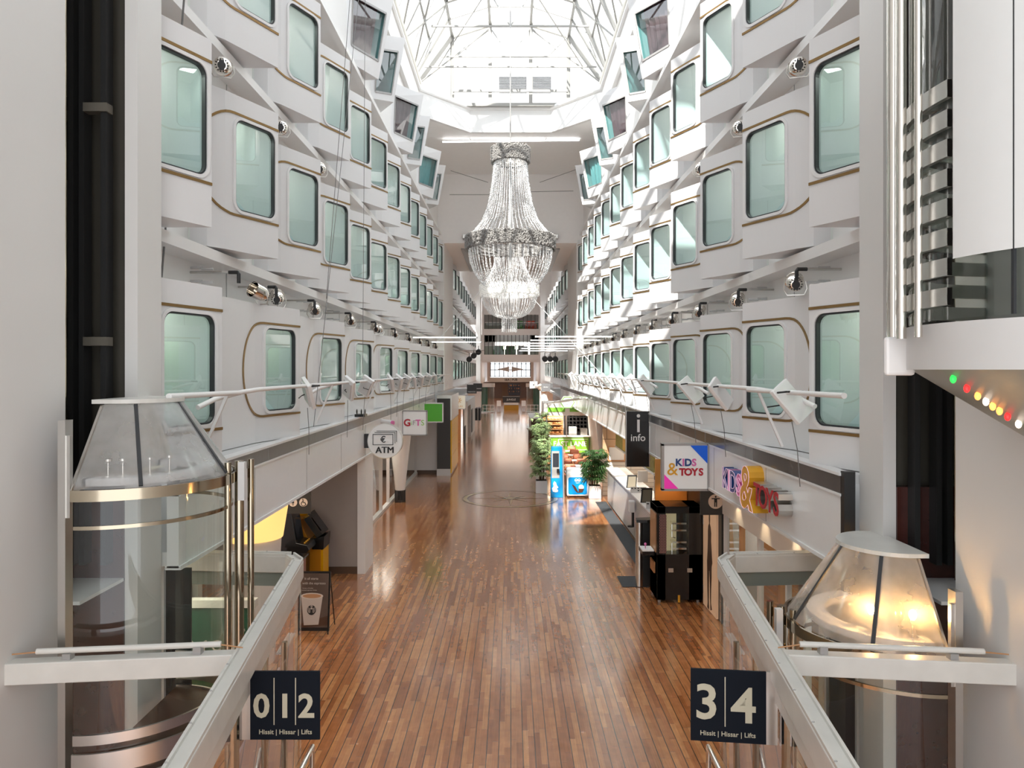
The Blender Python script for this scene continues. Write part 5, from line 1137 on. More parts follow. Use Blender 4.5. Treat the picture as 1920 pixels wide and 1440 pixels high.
def letter3d(ch, size, y, z, m, d, off, neon=True):
    U, V = (0, -1, 0), (0, 0, 1)
    o = MB().text(ch, size, (XB-d/2, y, z), U, V, ext=d/2, off=off).build('letter', M[m], t)
    if neon: MB().text(ch, size*1.0, (XB-d-.004, y, z), U, V, off=off, outline=.004).build('neon_line', M['neon'], o)
    else: MB().text(ch, size, (XB-d-.003, y, z), U, V, ext=.003, off=off*.6).build('red_face', M['red'], o)
for ch, y, m in (('K', 10.70, 'navyl'), ('I', 10.51, 'pinkl'), ('D', 10.32, 'navyl'), ('S', 10.06, 'pinkl')): letter3d(ch, .42, y, 3.07, m, .15, .010)
letter3d('&', .80, 9.60, 3.10, 'gold', .20, .018)
for ch, y in (('T', 9.26), ('O', 9.04), ('Y', 8.80), ('S', 8.59)): letter3d(ch, .40, y, 3.08, 'steel', .17, .010, False)
t = thing('info_sign', 'tall glossy black info sign with a big letter i', 'sign', (3.06, 17.3, 2.37))
MB().box(2.78, 17.27, 2.37, 3.34, 17.33, 3.70).build('panel', M['black'], t); b = MB(); b.box(2.765, 17.26, 2.36, 2.785, 17.34, 3.71); b.box(3.325, 17.26, 2.36, 3.345, 17.34, 3.71); b.build('edge', M['steel'], t)
b = MB(); b.box(3.04, 17.262, 3.20, 3.10, 17.268, 3.50); disc(b, (3.07, 17.262, 3.59), .042); b.build('info_mark', M['wtext'], t); MB().text('info', .24, (3.06, 17.262, 3.06), F_, V_, ext=.002, off=.002).build('lettering', M['wtext'], t)
# crane game cabinet
t = thing('crane_game', 'tall black crane game cabinet with a window of white prize hooks', 'game machine', (3.4, 14.85, 0))
x0, x1, y0, y1 = 2.95, 3.87, 14.5, 15.2
b = MB(); b.box(x0, y0, .06, x0+.18, y1, 1.94); b.box(x1-.28, y0, .06, x1, y1, 1.94); b.box(x0, y0, .06, x1, y1, .98); b.box(x0, y0, 1.80, x1, y1, 1.94); b.box(x0, y1-.04, .06, x1, y1, 1.94); b.build('cabinet', M['black'], t, bevel=.008)
MB().box(x0+.43, y0+.005, .98, x0+.18+.46, y0+.02, 1.80).build('window_bar', M['black'], t) if False else None
MB().box(x0+.17, y0+.30, .98, x0+.46, y1-.05, 1.79).build('inner_board', M['beigelit'], t)
g = MB(); g.quad((x0+.18, y0+.01, .98), (x1-.28, y0+.01, .98), (x1-.28, y0+.01, 1.80), (x0+.18, y0+.01, 1.80)); g.build('glass_front', M['cglass'], t)
MB().box(x0+.05, y0-.012, 1.00, x0+.19, y0-.002, 1.78).build('patterned_strip', M['check'], t)
b = MB()
for z in (1.05, 1.18, 1.42, 1.56): b.box(x0+.33, y0+.10, z, x0+.62, y0+.45, z+.035); b.tube([(x0+.33, y0+.12, z), (x0+.33, y0+.12, z-.12), (x0+.40, y0+.12, z-.14)], .012, 6)
b.build('prize_hooks', M['chrome'], t)
MB().box(x0-.012, y0+.06, 1.0, x0-.002, y1-.06, 1.78).build('side_window', M['wood'], t)
b = MB(); b.box(x0-.26, y0+.16, .92, x0-.01, y1-.12, 1.0); b.build('control_shelf', M['black'], t); b = MB(); b.box(x0-.26, y0+.15, 1.0, x0-.03, y1-.2, 1.03); b.build('control_panel', M['signwhite'], t)
b = MB(); b.tube([(x0-.18, y0+.28, 1.02), (x0-.18, y0+.28, 1.10)], .008, 6); b.ball((x0-.18, y0+.28, 1.12), .028, 10, 8); b.build('joystick', M['pinkl'], t, smooth=True)
for dx in (.26, .64): MB().box(x0+dx-.03+.0, y0-.015, .62, x0+dx+.07, y0-.002, .70).build('recessed_handle', M['steel'], t)
b = MB()
for dx in (.06, .84):
    for dy in (.06, .62): b.tube([(x0+dx, y0+dy, 0), (x0+dx, y0+dy, .06)], .03, 10)
b.build('castor_feet', M['grey'], t); b = MB(); b.box(x0+.42, y0-.03, .02, x0+.46, y0-.005, .16); b.build('padlock', M['gold'], t)
b = MB(); b.box(x0-.03, y0+.15, .56, x0-.003, y1-.15, .78); b.build('prize_chute', M['bread'], t)
t = thing('rubber_mat', 'dark rubber mat on the floor by the steel bin', 'mat', (2.7, 15.9, 0)); MB().box(2.42, 15.55, 0.001, 3.0, 16.35, .012).build('mat_sheet', M['mat'], t)
t = thing('steel_bin', 'slim brushed steel bin with a black rear by the crane game', 'bin', (2.86, 15.75, 0))
MB().tube([(2.80, 15.62, .013), (2.80, 15.62, 1.40)], .085, 20).build('steel_front', M['steel'], t, smooth=True); MB().box(2.82, 15.56, .013, 3.04, 15.80, 1.40).build('black_body', M['blackm'], t, bevel=.01)
MB().prism([(2.72, 15.52, 1.40), (2.95, 15.50, 1.40), (3.06, 15.56, 1.40), (3.06, 15.82, 1.40), (2.74, 15.76, 1.40)], (0, 0, .06)).build('lid', M['blackm'], t)
# info counter
t = thing('info_counter', 'long white tiled service counter below the info sign', 'counter', (3.7, 21, 0))
MB().box(3.40, 16.6, .10, 3.50, 25.2, 1.22).build('tiled_front', M['tile'], t); MB().box(3.43, 16.6, 0, 4.0, 25.2, .10).build('plinth', M['brownbase'], t); MB().box(3.36, 16.5, 1.22, 4.05, 25.3, 1.26).build('worktop', M['white'], t)
struct('trim_15', MB().box(3.02, 16.2, 0.0005, 3.40, 25.6, .006), M['mat'])
for i, y in enumerate((20.9, 18.6)):
    t = thing('tablet_stand', '%s tilted black framed tablet from the potted palm, standing on the service counter' % ORD[i], 'tablet', (3.52, y, 1.26), 'tablets on the counter')
    b = MB(); b.hexa([(3.36, y, 1.24), (3.66, y+.02, 1.24), (3.66, y+.05, 1.24), (3.36, y+.03, 1.24), (3.42, y+.12, 1.62), (3.70, y+.14, 1.62), (3.70, y+.17, 1.62), (3.42, y+.15, 1.62)]); b.build('frame', M['blackm'], t)
    b = MB(); b.add([(3.395, y+.005, 1.28), (3.63, y+.022, 1.28), (3.665, y+.12, 1.58), (3.445, y+.105, 1.58)], [(0,1,2,3)]); b.v = [(v[0], v[1]-.012, v[2]) for v in b.v]; b.build('screen', M['beige'], t)
    MB().box(3.5, y+.08, 1.26, 3.54, y+.2, 1.45).build('stand', M['grey'], t)
    t = thing('sanitiser_dispenser', '%s white dispenser from the potted palm, hung on the tiled counter front' % ORD[i], 'dispenser', (3.34, y-1.3, .7), 'dispensers on the counter')
    MB().box(3.22, y-1.4, .82, 3.38, y-1.2, 1.14).build('body', M['white'], t, bevel=.03); MB().box(3.30, y-1.36, .45, 3.36, y-1.24, .82).build('nozzle_plate', M['blackm'], t)
    MB().tube([(3.28, y-1.3, .45), (3.28, y-1.3, .42)], .09, 14).build('drip_tray', M['blackm'], t, smooth=True)
    t = thing('leaflet_rack', '%s wire rack of leaflets from the potted palm, on the service counter' % ORD[i], 'rack', (3.6, y-.8, 1.26), 'racks on the counter')
    b = MB(); b.box(3.36, y-.8, 1.20, 3.80, y-.76, 1.42); b.build('holed_plate', M['ltgrey'], t); b = MB()
    for k in range(5): b.box(3.38+k*.085, y-.81, 1.37, 3.42+k*.085, y-.80, 1.40)
    b.box(3.55, y-.81, 1.31, 3.60, y-.80, 1.34); b.box(3.64, y-.81, 1.31, 3.69, y-.80, 1.34); b.build('hole_pattern', M['btext'], t)
t = thing('desk_computer', 'cluster of dark monitors behind the service counter', 'monitors', (3.9, 19, 1.26))
for k, (x, y, z, w, h, m) in enumerate(((3.95, 17.6, 1.5, .36, .45, 'blackm'), (4.1, 18.4, 1.45, .4, .4, 'dwood'), (3.85, 19.2, 1.4, .3, .35, 'wood'), (4.0, 20.0, 1.35, .35, .4, 'blackm'), (3.9, 22.0, 1.3, .3, .3, 'grey'))):
    MB().box(x, y, 1.26, x+w, y+.06, z+h).build('monitor', M[m], t)
MB().box(3.95, 17.2, 1.5, 4.25, 17.24, 1.82).build('blue_folder', M['blue'], t)
# walls on the info side
w = MB(); w.box(3.9, 7.3, 2.05, 4.0, 13.25, 2.72); struct('wall_shopfront_band', w, M['white'])
w = MB(); w.box(5.2, 7.3, 0, 5.3, 13.0, 2.72); struct('wall_boarding', w, M['brick'])
w = MB(); w.box(3.9, 13.3, 0, 4.05, 15.9, 2.72); struct('wall_toilet', w, M['charcoal'])
w = MB(); w.box(3.9, 15.85, 0, 7.0, 15.95, 2.72).box(3.2, 15.9, 1.3, 3.9, 15.95, 2.72); struct('wall_lit_orange', w, M['orangelit'])
w = MB(); w.box(3.45, 26.9, 0, 7.1, 27.0, 1.55); struct('wall_white_boarding', w, M['plankw']); w = MB(); w.box(3.45, 26.9, 1.55, 7.1, 27.0, 2.72); struct('wall_wood_boarding', w, M['woodtile'])
w = MB(); w.box(5.6, 16, 0, 5.7, 26.9, 2.72); struct('wall_info_back', w, M['woodtile'])
w = MB(); w.box(3.44, 15.95, 0, 3.52, 16.55, 2.72); struct('wall_info_end', w, M['ltgrey'])
spot_down(3.5, 15.5, 2.6, 12, (1, .5, .15), 100)
t = thing('leaning_poster', 'colourful floral poster strip above the service counter', 'poster', (3.85, 23, 1.9)); MB().box(3.86, 19.4, 1.92, 3.90, 26.4, 2.42).build('print', M['poster'], t); b = MB(); b.box(3.84, 19.3, 1.86, 3.92, 26.5, 1.92); b.build('shelf', M['winframe'], t); MB().box(3.85, 23.4, 1.95, 3.857, 24.7, 2.40).build('yellow_panel', M['yellow'], t)
t = thing('wall_frame', 'wooden framed board with a clip on the white boarding', 'board', (3.8, 26.85, 1.1)); MB().box(3.62, 26.86, 1.28, 4.3, 26.9, 1.85).build('frame', M['wood'], t); MB().box(3.68, 26.84, 1.33, 4.24, 26.86, 1.80).build('sheet', M['ltgrey'], t)
# shop glazing
t = thing('kids_shopfront', 'shop window with pale wooden posts below the KIDS & TOYS letters', 'shopfront', (3.95, 10, 0))
for y, m in ((7.5, 'wood'), (8.5, 'wood'), (9.6, 'winframe'), (10.5, 'wood'), (11.4, 'winframe'), (12.3, 'wood'), (13.2, 'winframe')): MB().box(3.92, y-.04, 0, 4.0, y+.04, 2.05).build('post', M[m], t)
for a, b_ in ((7.5, 9.6), (9.6, 11.4), (11.4, 13.2)): g = MB(); g.quad((3.96, a, 0), (3.96, b_, 0), (3.96, b_, 2.05), (3.96, a, 2.05)); g.build('glass_panel', M['cglass'], t)
b = MB(); P = [(4.6, 8.7, 1.55), (4.6, 9.3, 1.55), (4.6, 9.3, 1.95), (4.6, 8.7, 1.95)]; b.tube(P, .012, 6, closed=True); b.build('blue_neon', M['bluen'], t)
t = thing('toilet_door', 'lit toilet door printed with a slim standing figure', 'door', (3.88, 13.95, 0))
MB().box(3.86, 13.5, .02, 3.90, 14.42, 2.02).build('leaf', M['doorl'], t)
b = MB(); fig = [(-.02, 1.92), (.03, 1.92), (.035, 1.80), (.02, 1.72), (.07, 1.66), (.10, 1.55), (.09, 1.40), (.13, 1.15), (.16, 1.0), (.12, .92), (.12, .72), (.09, .45), (.085, .2), (.14, .10), (.06, .06), (.05, .2), (.03, .5), (.01, .8), (-.01, .8), (-.03, .5), (-.04, .2), (-.02, .04), (-.12, .05), (-.09, .16), (-.11, .45), (-.12, .72), (-.13, .95), (-.10, 1.15), (-.08, 1.40), (-.08, 1.55), (-.06, 1.66), (-.01, 1.72), (-.03, 1.80)]
b.prism([(3.857, 13.95-x*1.25, z) for x, z in fig], (-.004, 0, 0)); b.build('figure_print', M['figure'], t)
b = MB(); b.box(3.85, 14.38, .25, 3.86, 14.42, .4); b.box(3.85, 14.38, 1.6, 3.86, 14.42, 1.75); b.build('hinge', M['steel'], t); spot_down(3.7, 13.95, 2.62, 8, ang=70)
t = thing('toilet_sign', 'dark sign with a pale disc showing a standing man', 'sign', (3.8, 13.3, 2.0)); MB().box(3.50, 13.27, 2.02, 4.12, 13.31, 2.72).build('board', M['charcoal'], t)
b = MB(); disc(b, (3.78, 13.262, 2.27), .135); b.build('disc', M['cream2'], t); b = MB(); man(b, 3.78, 13.258, 2.27, .21); b.build('man_pictogram', M['btext'], t)
# blue kiosk, freezer
t = thing('self_service_kiosk', 'slim blue self-service kiosk with a dark screen', 'kiosk', (1.72, 26.5, 0))
b = MB(); b.hexa([(1.49,26.4,0),(1.93,26.4,0),(1.93,26.9,0),(1.49,26.9,0),(1.51,26.52,1.86),(1.91,26.52,1.86),(1.91,26.8,1.86),(1.51,26.8,1.86)]); b.build('housing', M['blue'], t, bevel=.02)
MB().hexa([(1.93,26.45,0),(1.99,26.45,0),(1.99,26.9,0),(1.93,26.9,0),(1.91,26.55,1.84),(1.96,26.55,1.84),(1.96,26.8,1.84),(1.91,26.8,1.84)]).build('steel_side', M['steel'], t)
def kp(x, z, d): return (x, 26.4+.12*z/1.86-d, z)
b = MB(); b.add([kp(1.52,.72,.01), kp(1.80,.72,.01), kp(1.80,1.70,.01), kp(1.52,1.70,.01)], [(0,1,2,3)]); b.build('grey_face', M['beige2'], t)
b = MB(); b.add([kp(1.56,1.12,.02), kp(1.78,1.12,.02), kp(1.78,1.62,.02), kp(1.56,1.62,.02)], [(0,1,2,3)]); b.build('screen', M['screen'], t)
MB().box(1.70, 26.36, .92, 1.79, 26.42, 1.06).build('card_reader', M['black'], t)
b = MB(); b.add([kp(1.62+x, .22+z, .012) for x, z in ((-.06,0),(.03,-.02),(.12,0),(.13,.06),(.08,.1),(.14,.16),(.08,.24),(.05,.34),(-.01,.38),(-.05,.30),(-.03,.2),(-.09,.12))], [tuple(range(12))]); b.build('white_decal', M['wtext'], t)
t = thing('ice_cream_freezer', 'white chest freezer with a blue ice cream panel', 'freezer', (2.47, 26.75, 0))
MB().box(2.08, 26.45, .06, 2.86, 27.1, .84).build('body', M['white'], t, bevel=.02); b = MB(); b.hexa([(2.08,26.47,.84),(2.86,26.47,.84),(2.86,27.1,.84),(2.08,27.1,.84),(2.10,26.52,.95),(2.84,26.52,.95),(2.84,27.08,1.03),(2.10,27.08,1.03)]); b.build('lid_frame', M['ltgrey'], t)
g = MB(); g.add([(2.14,26.55,.962),(2.46,26.55,.962),(2.46,27.03,1.035),(2.14,27.03,1.035)], [(0,1,2,3)]); g.build('glass_lid', M['white_out'], t); g = MB(); g.add([(2.49,26.55,.962),(2.80,26.55,.962),(2.80,27.03,1.035),(2.49,27.03,1.035)], [(0,1,2,3)]); g.build('glass_lid', M['white_out'], t)
b = MB(); b.prism([(2.47+x, 26.445, .43+z) for x, z in rrect(.345, .315, .07)], (0, -.006, 0)); b.build('blue_panel', M['blue'], t)
b = MB()
for s in (-1, 1): b.tube([(2.47+s*(.055+.045*math.cos(a)), 26.43, .64+.045*math.sin(a)) for a in [2*PI*k/16 for k in range(16)]], .012, 6, closed=True)
b.tube([(2.40, 26.43, .635), (2.47, 26.43, .61), (2.54, 26.43, .635)], .010, 6); b.build('heart_logo', M['wtext'], t)
MB().text('Ingman', .05, (2.47, 26.43, .545), F_, V_, ext=.001).build('lettering', M['wtext'], t)
b = MB(); b.prism([(2.38+x*math.cos(.5)-z*math.sin(-.5)*-1, 26.43, .33+z*math.cos(.5)+x*math.sin(-.5)) for x, z in rrect(.075, .16, .07)], (0, -.006, 0)); b.build('chocolate_bar_print', M['choc'], t)
b = MB(); b.ball((2.60, 26.43, .38), .095, 12, 8, (1, .06, 1)); b.build('vanilla_scoop_print', M['wtext'], t); b = MB(); b.prism([(2.50, 26.425, .33), (2.70, 26.425, .33), (2.64, 26.425, .20), (2.50, 26.425, .18)], (0, -.006, 0)); b.build('cone_print', M['choc'], t)
for x in (2.15, 2.79): MB().tube([(x, 26.55, 0), (x, 26.55, .06)], .03, 10).build('castor', M['grey'], t)
# potted palms
def palm(x, y, h, label, s, seed, potr=.21, poth=.45, m='leaf', n=60):
    rnd = random.Random(seed); t = thing('potted_palm', label, 'plant', (x, y, 0))
    MB().box(x-potr, y-potr, 0, x+potr, y+potr, poth).build('pot', M['white'], t, bevel=.012); MB().box(x-potr*.9, y-potr*.9, poth-.02, x+potr*.9, y+potr*.9, poth+.005).build('soil', M['soil'], t)
    st = MB(); lf = MB()
    for k in range(9):
        a = rnd.random()*2*PI; r = rnd.random()*.12; z = poth+(h-poth)*(.55+.45*rnd.random()); st.tube([(x+r*math.cos(a), y+r*math.sin(a), poth-.03), (x+r*1.8*math.cos(a), y+r*1.8*math.sin(a), z)], [.018, .010], 6)
    for k in range(n):
        z = poth+.12+(h-poth-.18)*rnd.random(); a = rnd.random()*2*PI; rr = .05+s*.45*rnd.random(); c = Vector((x+rr*math.cos(a), y+rr*math.sin(a), z)); out = Vector((math.cos(a), math.sin(a), .25+rnd.random()*.5)).normalized()
        side = out.cross(Vector((0,0,1))).normalized(); up_ = side.cross(out)
        nb = 9
        for j_ in range(nb):
            th = (j_-(nb-1)/2)*.32; L = s*(.34+.12*rnd.random()); d = (out*math.cos(th)+side*math.sin(th)).normalized(); w = d.cross(up_).normalized()*.022
            m1 = c+d*L*.5+up_*.02; tp = c+d*L-Vector((0,0,L*.45)); lf.add([c, m1+w, tp, m1-w], [(0,1,2,3)])
    st.build('stems', M['stem'], t); o = lf.build('foliage', M[m], t); o['kind'] = 'stuff'
palm(3.08, 26.4, 1.75, 'bushy green palm in a white cube pot beside the freezer', .76, 4, .22, .46, n=130)
palm(1.18, 27.5, 2.05, 'pale green palm in a white pot behind the blue kiosk', .66, 5, .22, .48, 'leaf2', n=110)
palm(1.28, 30.5, 2.45, 'tall pale palm, second behind the blue kiosk', .66, 6, .22, .48, 'leaf2', n=110); palm(1.42, 33.6, 2.75, 'tall pale palm, third behind the blue kiosk', .66, 8, .22, .48, 'leaf2', n=110)
# tables and chairs of the snack corner
def chair():
    t = thing('terracotta_chair', 'x', 'chair')
    MB().box(-.20, -.20, .42, .20, .20, .46).build('seat', M['orangered'], t, bevel=.01)
    b = MB(); n = 8; vs = []
    for k in range(n+1): a = (k/n-.5)*1.3; vs += [(.24*math.sin(a)*1.4, .20-.06*math.cos(a)*0-.07*(1-math.cos(a))*-1*-1, .62), (.24*math.sin(a)*1.4, .23-.07*(1-math.cos(a)), .88)]
    b.add(vs, [(2*k, 2*k+2, 2*k+3, 2*k+1) for k in range(n)]); o = b.build('backrest', M['orangered'], t, smooth=True); sm = o.modifiers.new('solid', 'SOLIDIFY'); sm.thickness = .025
    for x in (-.18, .18):
        for y in (-.18, .18): MB().tube([(x, y, 0), (x*.95, y*.95, .42 if y < 0 else .64)], .014, 6).build('leg', M['dwood'], t)
    return t
ch0 = chair(); used = False; ci = 0
for r, y in enumerate((28.0, 29.8, 31.6, 33.4, 35.2)):
    for c, x in enumerate((2.40, 3.05)):
        for q_, (dy, rz) in enumerate(((-.48, PI), (.48, 0))):
            if r == 0 and q_ == 0: continue
            lab = 'terracotta chair %s the %s white snack table, %s end' % ('before' if q_ == 0 else 'behind', ORD[r], 'palm' if c == 0 else 'column')
            if not used: o = ch0; used = True; o['label'] = lab; o['group'] = 'terracotta chairs'; o.location = (x, y+dy, 0)
            else: o = dup(ch0, (x, y+dy, 0), lab, 'terracotta chairs')
            o.rotation_euler = (0, 0, rz)
    t = thing('white_table', '%s long white table from the freezer in the snack corner' % ORD[r], 'table', (2.72, y, 0), 'white snack tables')
    MB().box(2.12, y-.24, .71, 3.34, y+.24, .74).build('top', M['white'], t)
    for x in (2.3, 3.15): MB().tube([(x, y, 0), (x, y, .71)], .03, 10).build('leg', M['steel'], t)
# lime counter with FAST LANE, canopy, shelves
t = thing('snack_counter', 'lime green counter with white FAST LANE lettering', 'counter', (3.1, 38, 0))
MB().box(2.1, 37.7, .35, 4.1, 38.3, 1.16).build('front', M['limes'], t); MB().box(2.1, 37.75, 0, 4.1, 38.3, .35).build('plinth', M['wood'], t); MB().box(2.05, 37.65, 1.16, 4.15, 38.4, 1.20).build('worktop', M['white'], t)
MB().text('FAST LANE', .36, (3.12, 37.69, .80), F_, V_, ext=.004, off=.006).build('lettering', M['wtext'], t)
b = MB(); b.box(2.5, 37.685, 1.04, 4.05, 37.70, 1.07); b.box(2.5, 37.685, .50, 2.53, 37.70, 1.07); b.box(3.2, 37.685, .48, 4.05, 37.70, .51); b.build('white_line', M['wtext'], t)
t = thing('kiosk_canopy', 'white canopy with lime panels over the snack counter', 'canopy', (2.9, 38.5, 2.3))
MB().box(1.75, 37.6, 2.30, 4.2, 40.5, 2.95).build('fascia_box', M['white_out'], t); b = MB(); b.box(1.95, 37.57, 2.50, 2.85, 37.6, 2.72); b.box(3.1, 37.57, 2.50, 4.0, 37.6, 2.72); b.build('lime_panel', M['limes'], t)
for x in (1.9, 2.95): MB().box(x-.04, 37.8, 1.20, x+.04, 37.9, 2.3).build('post', M['steel'], t)
for s in (0, .35): MB().tube([(1.9+s, 37.6, 2.95), (2.95+s*.8, 30.5, 3.5)], .035, 8).build('stay', M['winframe'], t)
t = thing('bread_display', 'warm lit display of baked goods under the snack canopy', 'display', (2.3, 39.2, 0))
for z in (1.2, 1.45, 1.7, 1.95): MB().box(1.8, 39.0, z, 2.85, 39.5, z+.03).build('shelf', M['wood'], t)
MB().box(1.78, 39.5, 0, 2.9, 39.56, 2.3).build('back', M['wood'], t)
rnd = random.Random(3); b = MB()
for k in range(90): z = rnd.choice((1.23, 1.48, 1.73, 1.98)); b.ball((1.85+rnd.random()*.95, 39.05+rnd.random()*.35, z+.06), .05+.03*rnd.random(), 7, 5, (1.2, 1, .8))
o = b.build('baked_goods', M['bread'], t); o['kind'] = 'stuff'
t = thing('back_shelf', 'dark shelf of cups and bottles behind the lime counter', 'shelf', (3.6, 40.1, 0)); MB().box(3.0, 40.0, 0, 4.4, 40.3, 2.3).build('case', M['blackm'], t); b = MB()
for k in range(60): b.tube([(3.1+rnd.random()*1.2, 39.96, rnd.choice((1.35, 1.65, 1.95)))]*1+[(0,0,0)], .0, 3) if False else b.box(3.1+.2*(k % 6), 39.93, 1.3+.2*(k//12), 3.22+.2*(k % 6), 40.0, 1.42+.2*(k//12))
b.build('cups', M['cup'], t)
MB().box(3.15, 38.5, 1.2, 3.55, 38.9, 1.62).build('cash_register', M['ltgrey'], t); MB().box(3.75, 38.4, 1.2, 4.1, 38.8, 1.55).build('coffee_machine', M['steel'], t)
shop_fill(2.8, 38.8, 1.6, 1.0, 60, z=2.28)
t = thing('hexagonal_sign', 'white hexagonal sign with a lime outline over the snack kiosk', 'sign', (2.93, 37.0, 2.65))
hx = lambda r, y: [(2.93+r*math.cos(k*PI/3), y, 3.02+r*.9*math.sin(k*PI/3)) for k in range(6)]
MB().prism(hx(.40, 36.98), (0, .1, 0)).build('board', M['signwhite'], t); b = MB(); P = hx(.35, 36.97); b.tube(P, .024, 6, closed=True); b.build('lime_outline', M['limes'], t)
b = MB(); b.text('STOP', .11, (2.93, 36.96, 3.12), F_, V_, ext=.002, off=.002); b.text('TO THE', .07, (2.93, 36.96, 3.02), F_, V_, ext=.002); b.text('EAT', .09, (2.93, 36.96, 2.91), F_, V_, ext=.002); b.build('lettering', M['btext'], t)
# ================================================================= FAR PART OF THE PROMENADE
t = thing('curved_bar', 'round dark brown bar with a white top past the palms', 'bar counter', (2.1, 46, 0)); MB().tube([(2.3, 46.5, 0), (2.3, 46.5, .85)], 1.15, 36).build('body', M['dwood'], t, smooth=True); MB().tube([(2.3, 46.5, .85), (2.3, 46.5, .93)], 1.25, 36).build('top', M['white'], t, smooth=True)
t = thing('dark_bar', 'square dark bar with pale top beyond the round bar', 'bar counter', (2.6, 57, 0)); MB().box(1.55, 54, 0, 3.2, 60, 1.0).build('body', M['dwood'], t); MB().box(1.45, 53.9, 1.0, 3.3, 60.1, 1.08).build('top', M['ltgrey'], t); MB().box(1.9, 53.4, 0, 2.9, 53.9, .8).build('black_seat', M['black'], t, bevel=.05)
rnd = random.Random(12)
for i in range(5):
    x = 2.0+.22*i; t = tag(MB().lathe((x, 55, 1.08), [(0.04, 0), (0.04, .16), (.015, .22), (.015, .28)], 8).build('bottle', M['blackm'] if i % 2 else M['red'], smooth=True), '%s bottle on the dark bar past the palms' % ORD[i], 'bottle', 'bottles on the dark bar')
for i, (x, y) in enumerate(((2.75, 66), (3.0, 64))):
    t = thing('globe_lamp', '%s globe lamp on a white post in the far hall' % ('lower' if i else 'higher'), 'lamp', (x, y, 0)); MB().tube([(x, y, 0), (x, y, 3.0-.2*i)], .07, 10).build('post', M['white'], t, smooth=True); MB().ball((x, y, 3.1-.2*i), .3, 14, 10).build('globe', M['cream_out'], t, smooth=True)
for i, (x, y, m, lab) in enumerate(((-2.95, 55.0, 'charcoal', 'black FASHION sign in the far hall'), (-2.72, 60.0, 'charcoal', 'black sign just beyond the FASHION sign'), (2.95, 60.0, 'grey2', 'grey lounge sign above the far bars'), (2.25, 70.0, 'white', 'small white sign with a dark dot in the far hall'))):
    t = thing('hanging_sign', lab, 'sign', (x, y, 2.9)); MB().box(x-.37, y-.05, 2.88, x+.37, y+.05, 3.55).build('board', M[m], t)
    if i == 0: MB().text('FASHION', .14, (x, y-.06, 3.0), F_, V_, ext=.002).build('lettering', M['wtext'], t)
    if i == 1: MB().box(x-.3, y-.06, 3.1, x+.3, y-.05, 3.14).build('white_line', M['wtext'], t)
    if i == 3: MB().box(x-.06, y-.06, 3.16, x+.06, y-.05, 3.28).build('dot', M['btext'], t)
    if i == 2: MB().text('the bar', .13, (x, y-.06, 3.25), F_, V_, ext=.002).build('lettering', M['wtext'], t)
t = thing('white_kiosk', 'white clad kiosk with a warm opening past the black column', 'kiosk', (-3.5, 52, 0)); b = MB(); b.box(-4.1, 46, 2.3, -2.75, 56, 2.67); b.box(-4.1, 46, 0, -3.85, 56, 2.3); b.box(-2.95, 46, 0, -2.75, 46.5, 2.3); b.box(-3.3, 50, 0, -2.75, 56, 2.3); b.build('cladding', M['ltgrey'], t); MB().box(-3.84, 46.3, 0, -3.2, 46.4, 2.3).build('warm_panel', M['bread'], t); b = MB(); b.box(-2.74, 50.5, .3, -2.70, 52, 1.9); b.build('dark_display', M['blackm'], t)
t = thing('clothes_rail', 'rail of dark clothes beside the white kiosk', 'clothes rail', (-2.55, 57.5, 0)); MB().tube([(-2.55, 56.5, 0), (-2.55, 56.5, 1.7), (-2.55, 58.5, 1.7), (-2.55, 58.5, 0)], .03, 8).build('rail', M['steel'], t)
for k in range(9): MB().box(-2.78, 56.6+k*.2, .7, -2.35, 56.68+k*.2, 1.65).build('garment', M[('blackm', 'taupe', 'navyl', 'ltgrey')[k % 4]], t)
t = thing('banner_stand', 'roll-up banner stand beside the clothes rail', 'banner', (-2.2, 49, 0))
MB().box(-2.60, 40.5, 0, -2.55, 41.3, 1.5).build('dark_panel', M['blackm'], t)
t.location = (-2.57, 40.9, 0); t['label'] = 'upright dark display panel past the yellow side of the black column'; t['category'] = 'display'
for c_ in t.children: c_.location = Vector((-2.2, 49, 0))-Vector((-2.57, 40.9, 0))
for sx, side in SIDES:
    t = thing('far_glass_lift', 'small glass lift drum in the far hall %s' % side, 'lift', (sx*3.0, 79, 0)); MB().lathe((sx*2.75, 79, 0), [(.98, .1), (.98, 2.8)], 28).build('glazing', M['liftglass'], t, smooth=True); MB().lathe((sx*2.75, 79, 0), [(1.0, 2.8), (1.05, 2.8), (1.05, 3.2), (1.0, 3.2)], 28).build('head_ring', M['white'], t, smooth=True); MB().lathe((sx*2.75, 79, 0), [(0, .1), (1.05, .1), (1.05, 0)], 28).build('base', M['ltgrey'], t)
    MB().box(sx*2.9-.4, 79.2, .1, sx*2.9+.4, 79.3, 2.8).build('dark_back', M['dgreen'], t)
    b = MB(); b.tube([(sx*1.75, 77.2, .9), (sx*3.0, 77.2, .9)], .03, 6); b.tube([(sx*1.75, 77.2, .5), (sx*3.0, 77.2, .5)], .02, 6)
    for k in range(4): b.tube([(sx*(1.75+.4*k), 77.2, 0), (sx*(1.75+.4*k), 77.2, .9)], .025, 6)
    b.build('guard_rail', M['white'], t)
t = thing('till_desk', 'desk with dark banner and ochre front in the middle of the far hall', 'desk', (0.1, 84, 0)); MB().box(-.75, 83.6, 0, .95, 84.6, .55).build('ochre_front', M['yellow2'], t); MB().box(-.75, 83.6, .6, .95, 84.6, .85).build('white_panel', M['white'], t); MB().box(-.9, 83.9, .85, 1.1, 84.6, 1.55).build('banner', M['charcoal'], t); MB().text('JUNGLE', .3, (.1, 83.88, 1.2), F_, V_, ext=.004).build('lettering', M['wtext'], t)
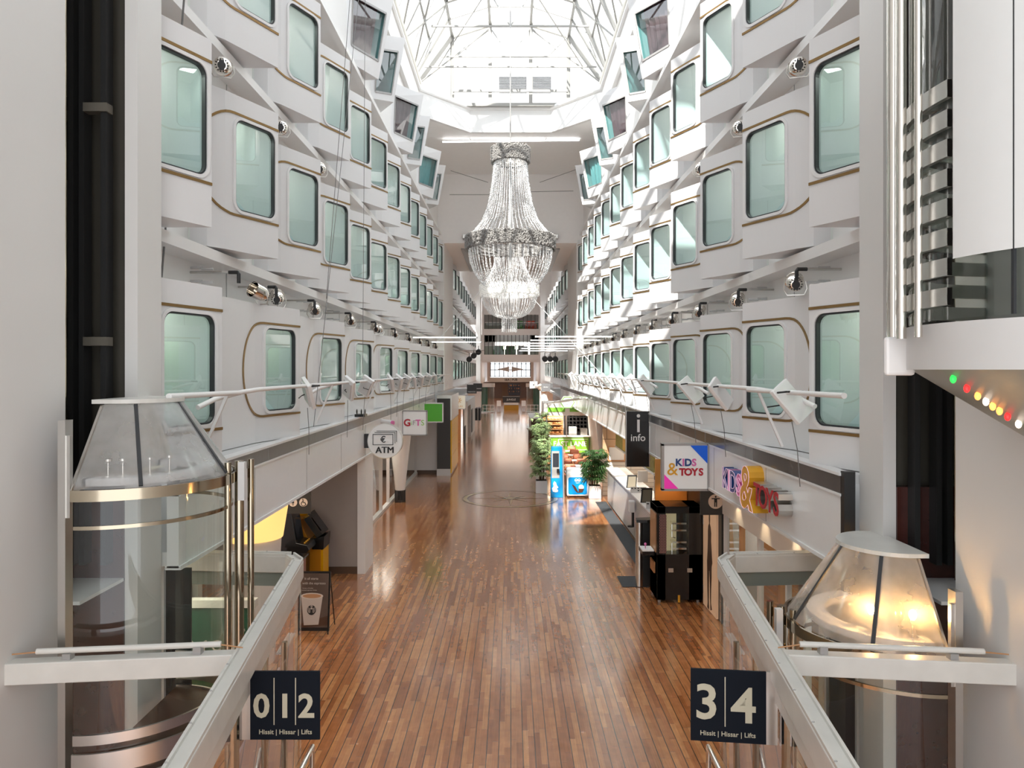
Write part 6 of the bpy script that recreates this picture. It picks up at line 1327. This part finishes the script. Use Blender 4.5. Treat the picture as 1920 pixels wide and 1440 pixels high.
for sx in (-1, 1):
    for k in range(2): b = MB(); x = .1+sx*1.45; y = 83.5+k*.9; b.box(x-.25, y, .45, x+.25, y+.5, .5); b.box(x-.25, y+.45, .5, x+.25, y+.5, 1.05); [b.box(x+dx-.02, y+dy-.02, 0, x+dx+.02, y+dy+.02, .45) for dx in (-.22, .22) for dy in (.05, .45)]; tag(b.build('side_chair', M['white']), '%s white chair %s the till desk %s' % (('front', 'rear')[k], 'beside', SIDES[0 if sx < 0 else 1][1]), 'chair', 'white chairs at the till desk')
# ================================================================= FLOOR INLAY
t = thing('compass_inlay', 'round compass rose inlaid in the plank floor', 'floor inlay', (0, 26.3, 0))
def annulus(r0, r1, z, name, m, n=64): b = MB(); b.lathe((0, 26.3, z), [(r0, 0), (r1, 0)], n); b.build(name, M[m], t)
annulus(1.58, 1.72, .004, 'outer_ring', 'ivory'); annulus(1.54, 1.58, .0045, 'dark_ring', 'dinlay'); annulus(1.74, 1.77, .0045, 'dark_ring', 'dinlay')
b = MB(); c2 = MB()
for k in range(8):
    L = 1.45 if k % 2 == 0 else .95; a = k*PI/4; w = .26; d = Vector((math.cos(a), math.sin(a), 0)); c_ = Vector((0, 26.3, .005+.0006*(k % 2 == 0)))
    l_ = Vector((math.cos(a+.39), math.sin(a+.39), 0))*w; r_ = Vector((math.cos(a-.39), math.sin(a-.39), 0))*w
    b.add([c_, c_+l_, c_+d*L], [(0,1,2)]); c2.add([c_, c_+r_, c_+d*L], [(0,1,2)])
b.build('pale_rays', M['ivory'], t); c2.build('wood_rays', M['ivory2'], t)
for k, r in enumerate((.34, .22)): b = MB(); b.add([(r*math.cos(a), 26.3+r*math.sin(a), .008+.001*k) for a in (0, PI/2, PI, 1.5*PI)], [(0,1,2,3)]); b.build('centre_diamond', M['dinlay' if k == 0 else 'ivory'], t)

t = thing('framed_notice', 'framed white notice on a pale panel behind the glass lift with the bulbs', 'notice', (3.5, 7.8, 0)); MB().box(3.42, 7.80, 0, 3.80, 7.84, 2.6).build('pale_panel', M['ltgrey'], t); MB().box(3.46, 7.77, .62, 3.60, 7.80, 1.22).build('frame', M['steel'], t); MB().box(3.475, 7.762, .65, 3.585, 7.77, 1.19).build('sheet', M['white'], t)
for o in bpy.data.objects:
    if '_o' in o: del o['_o']
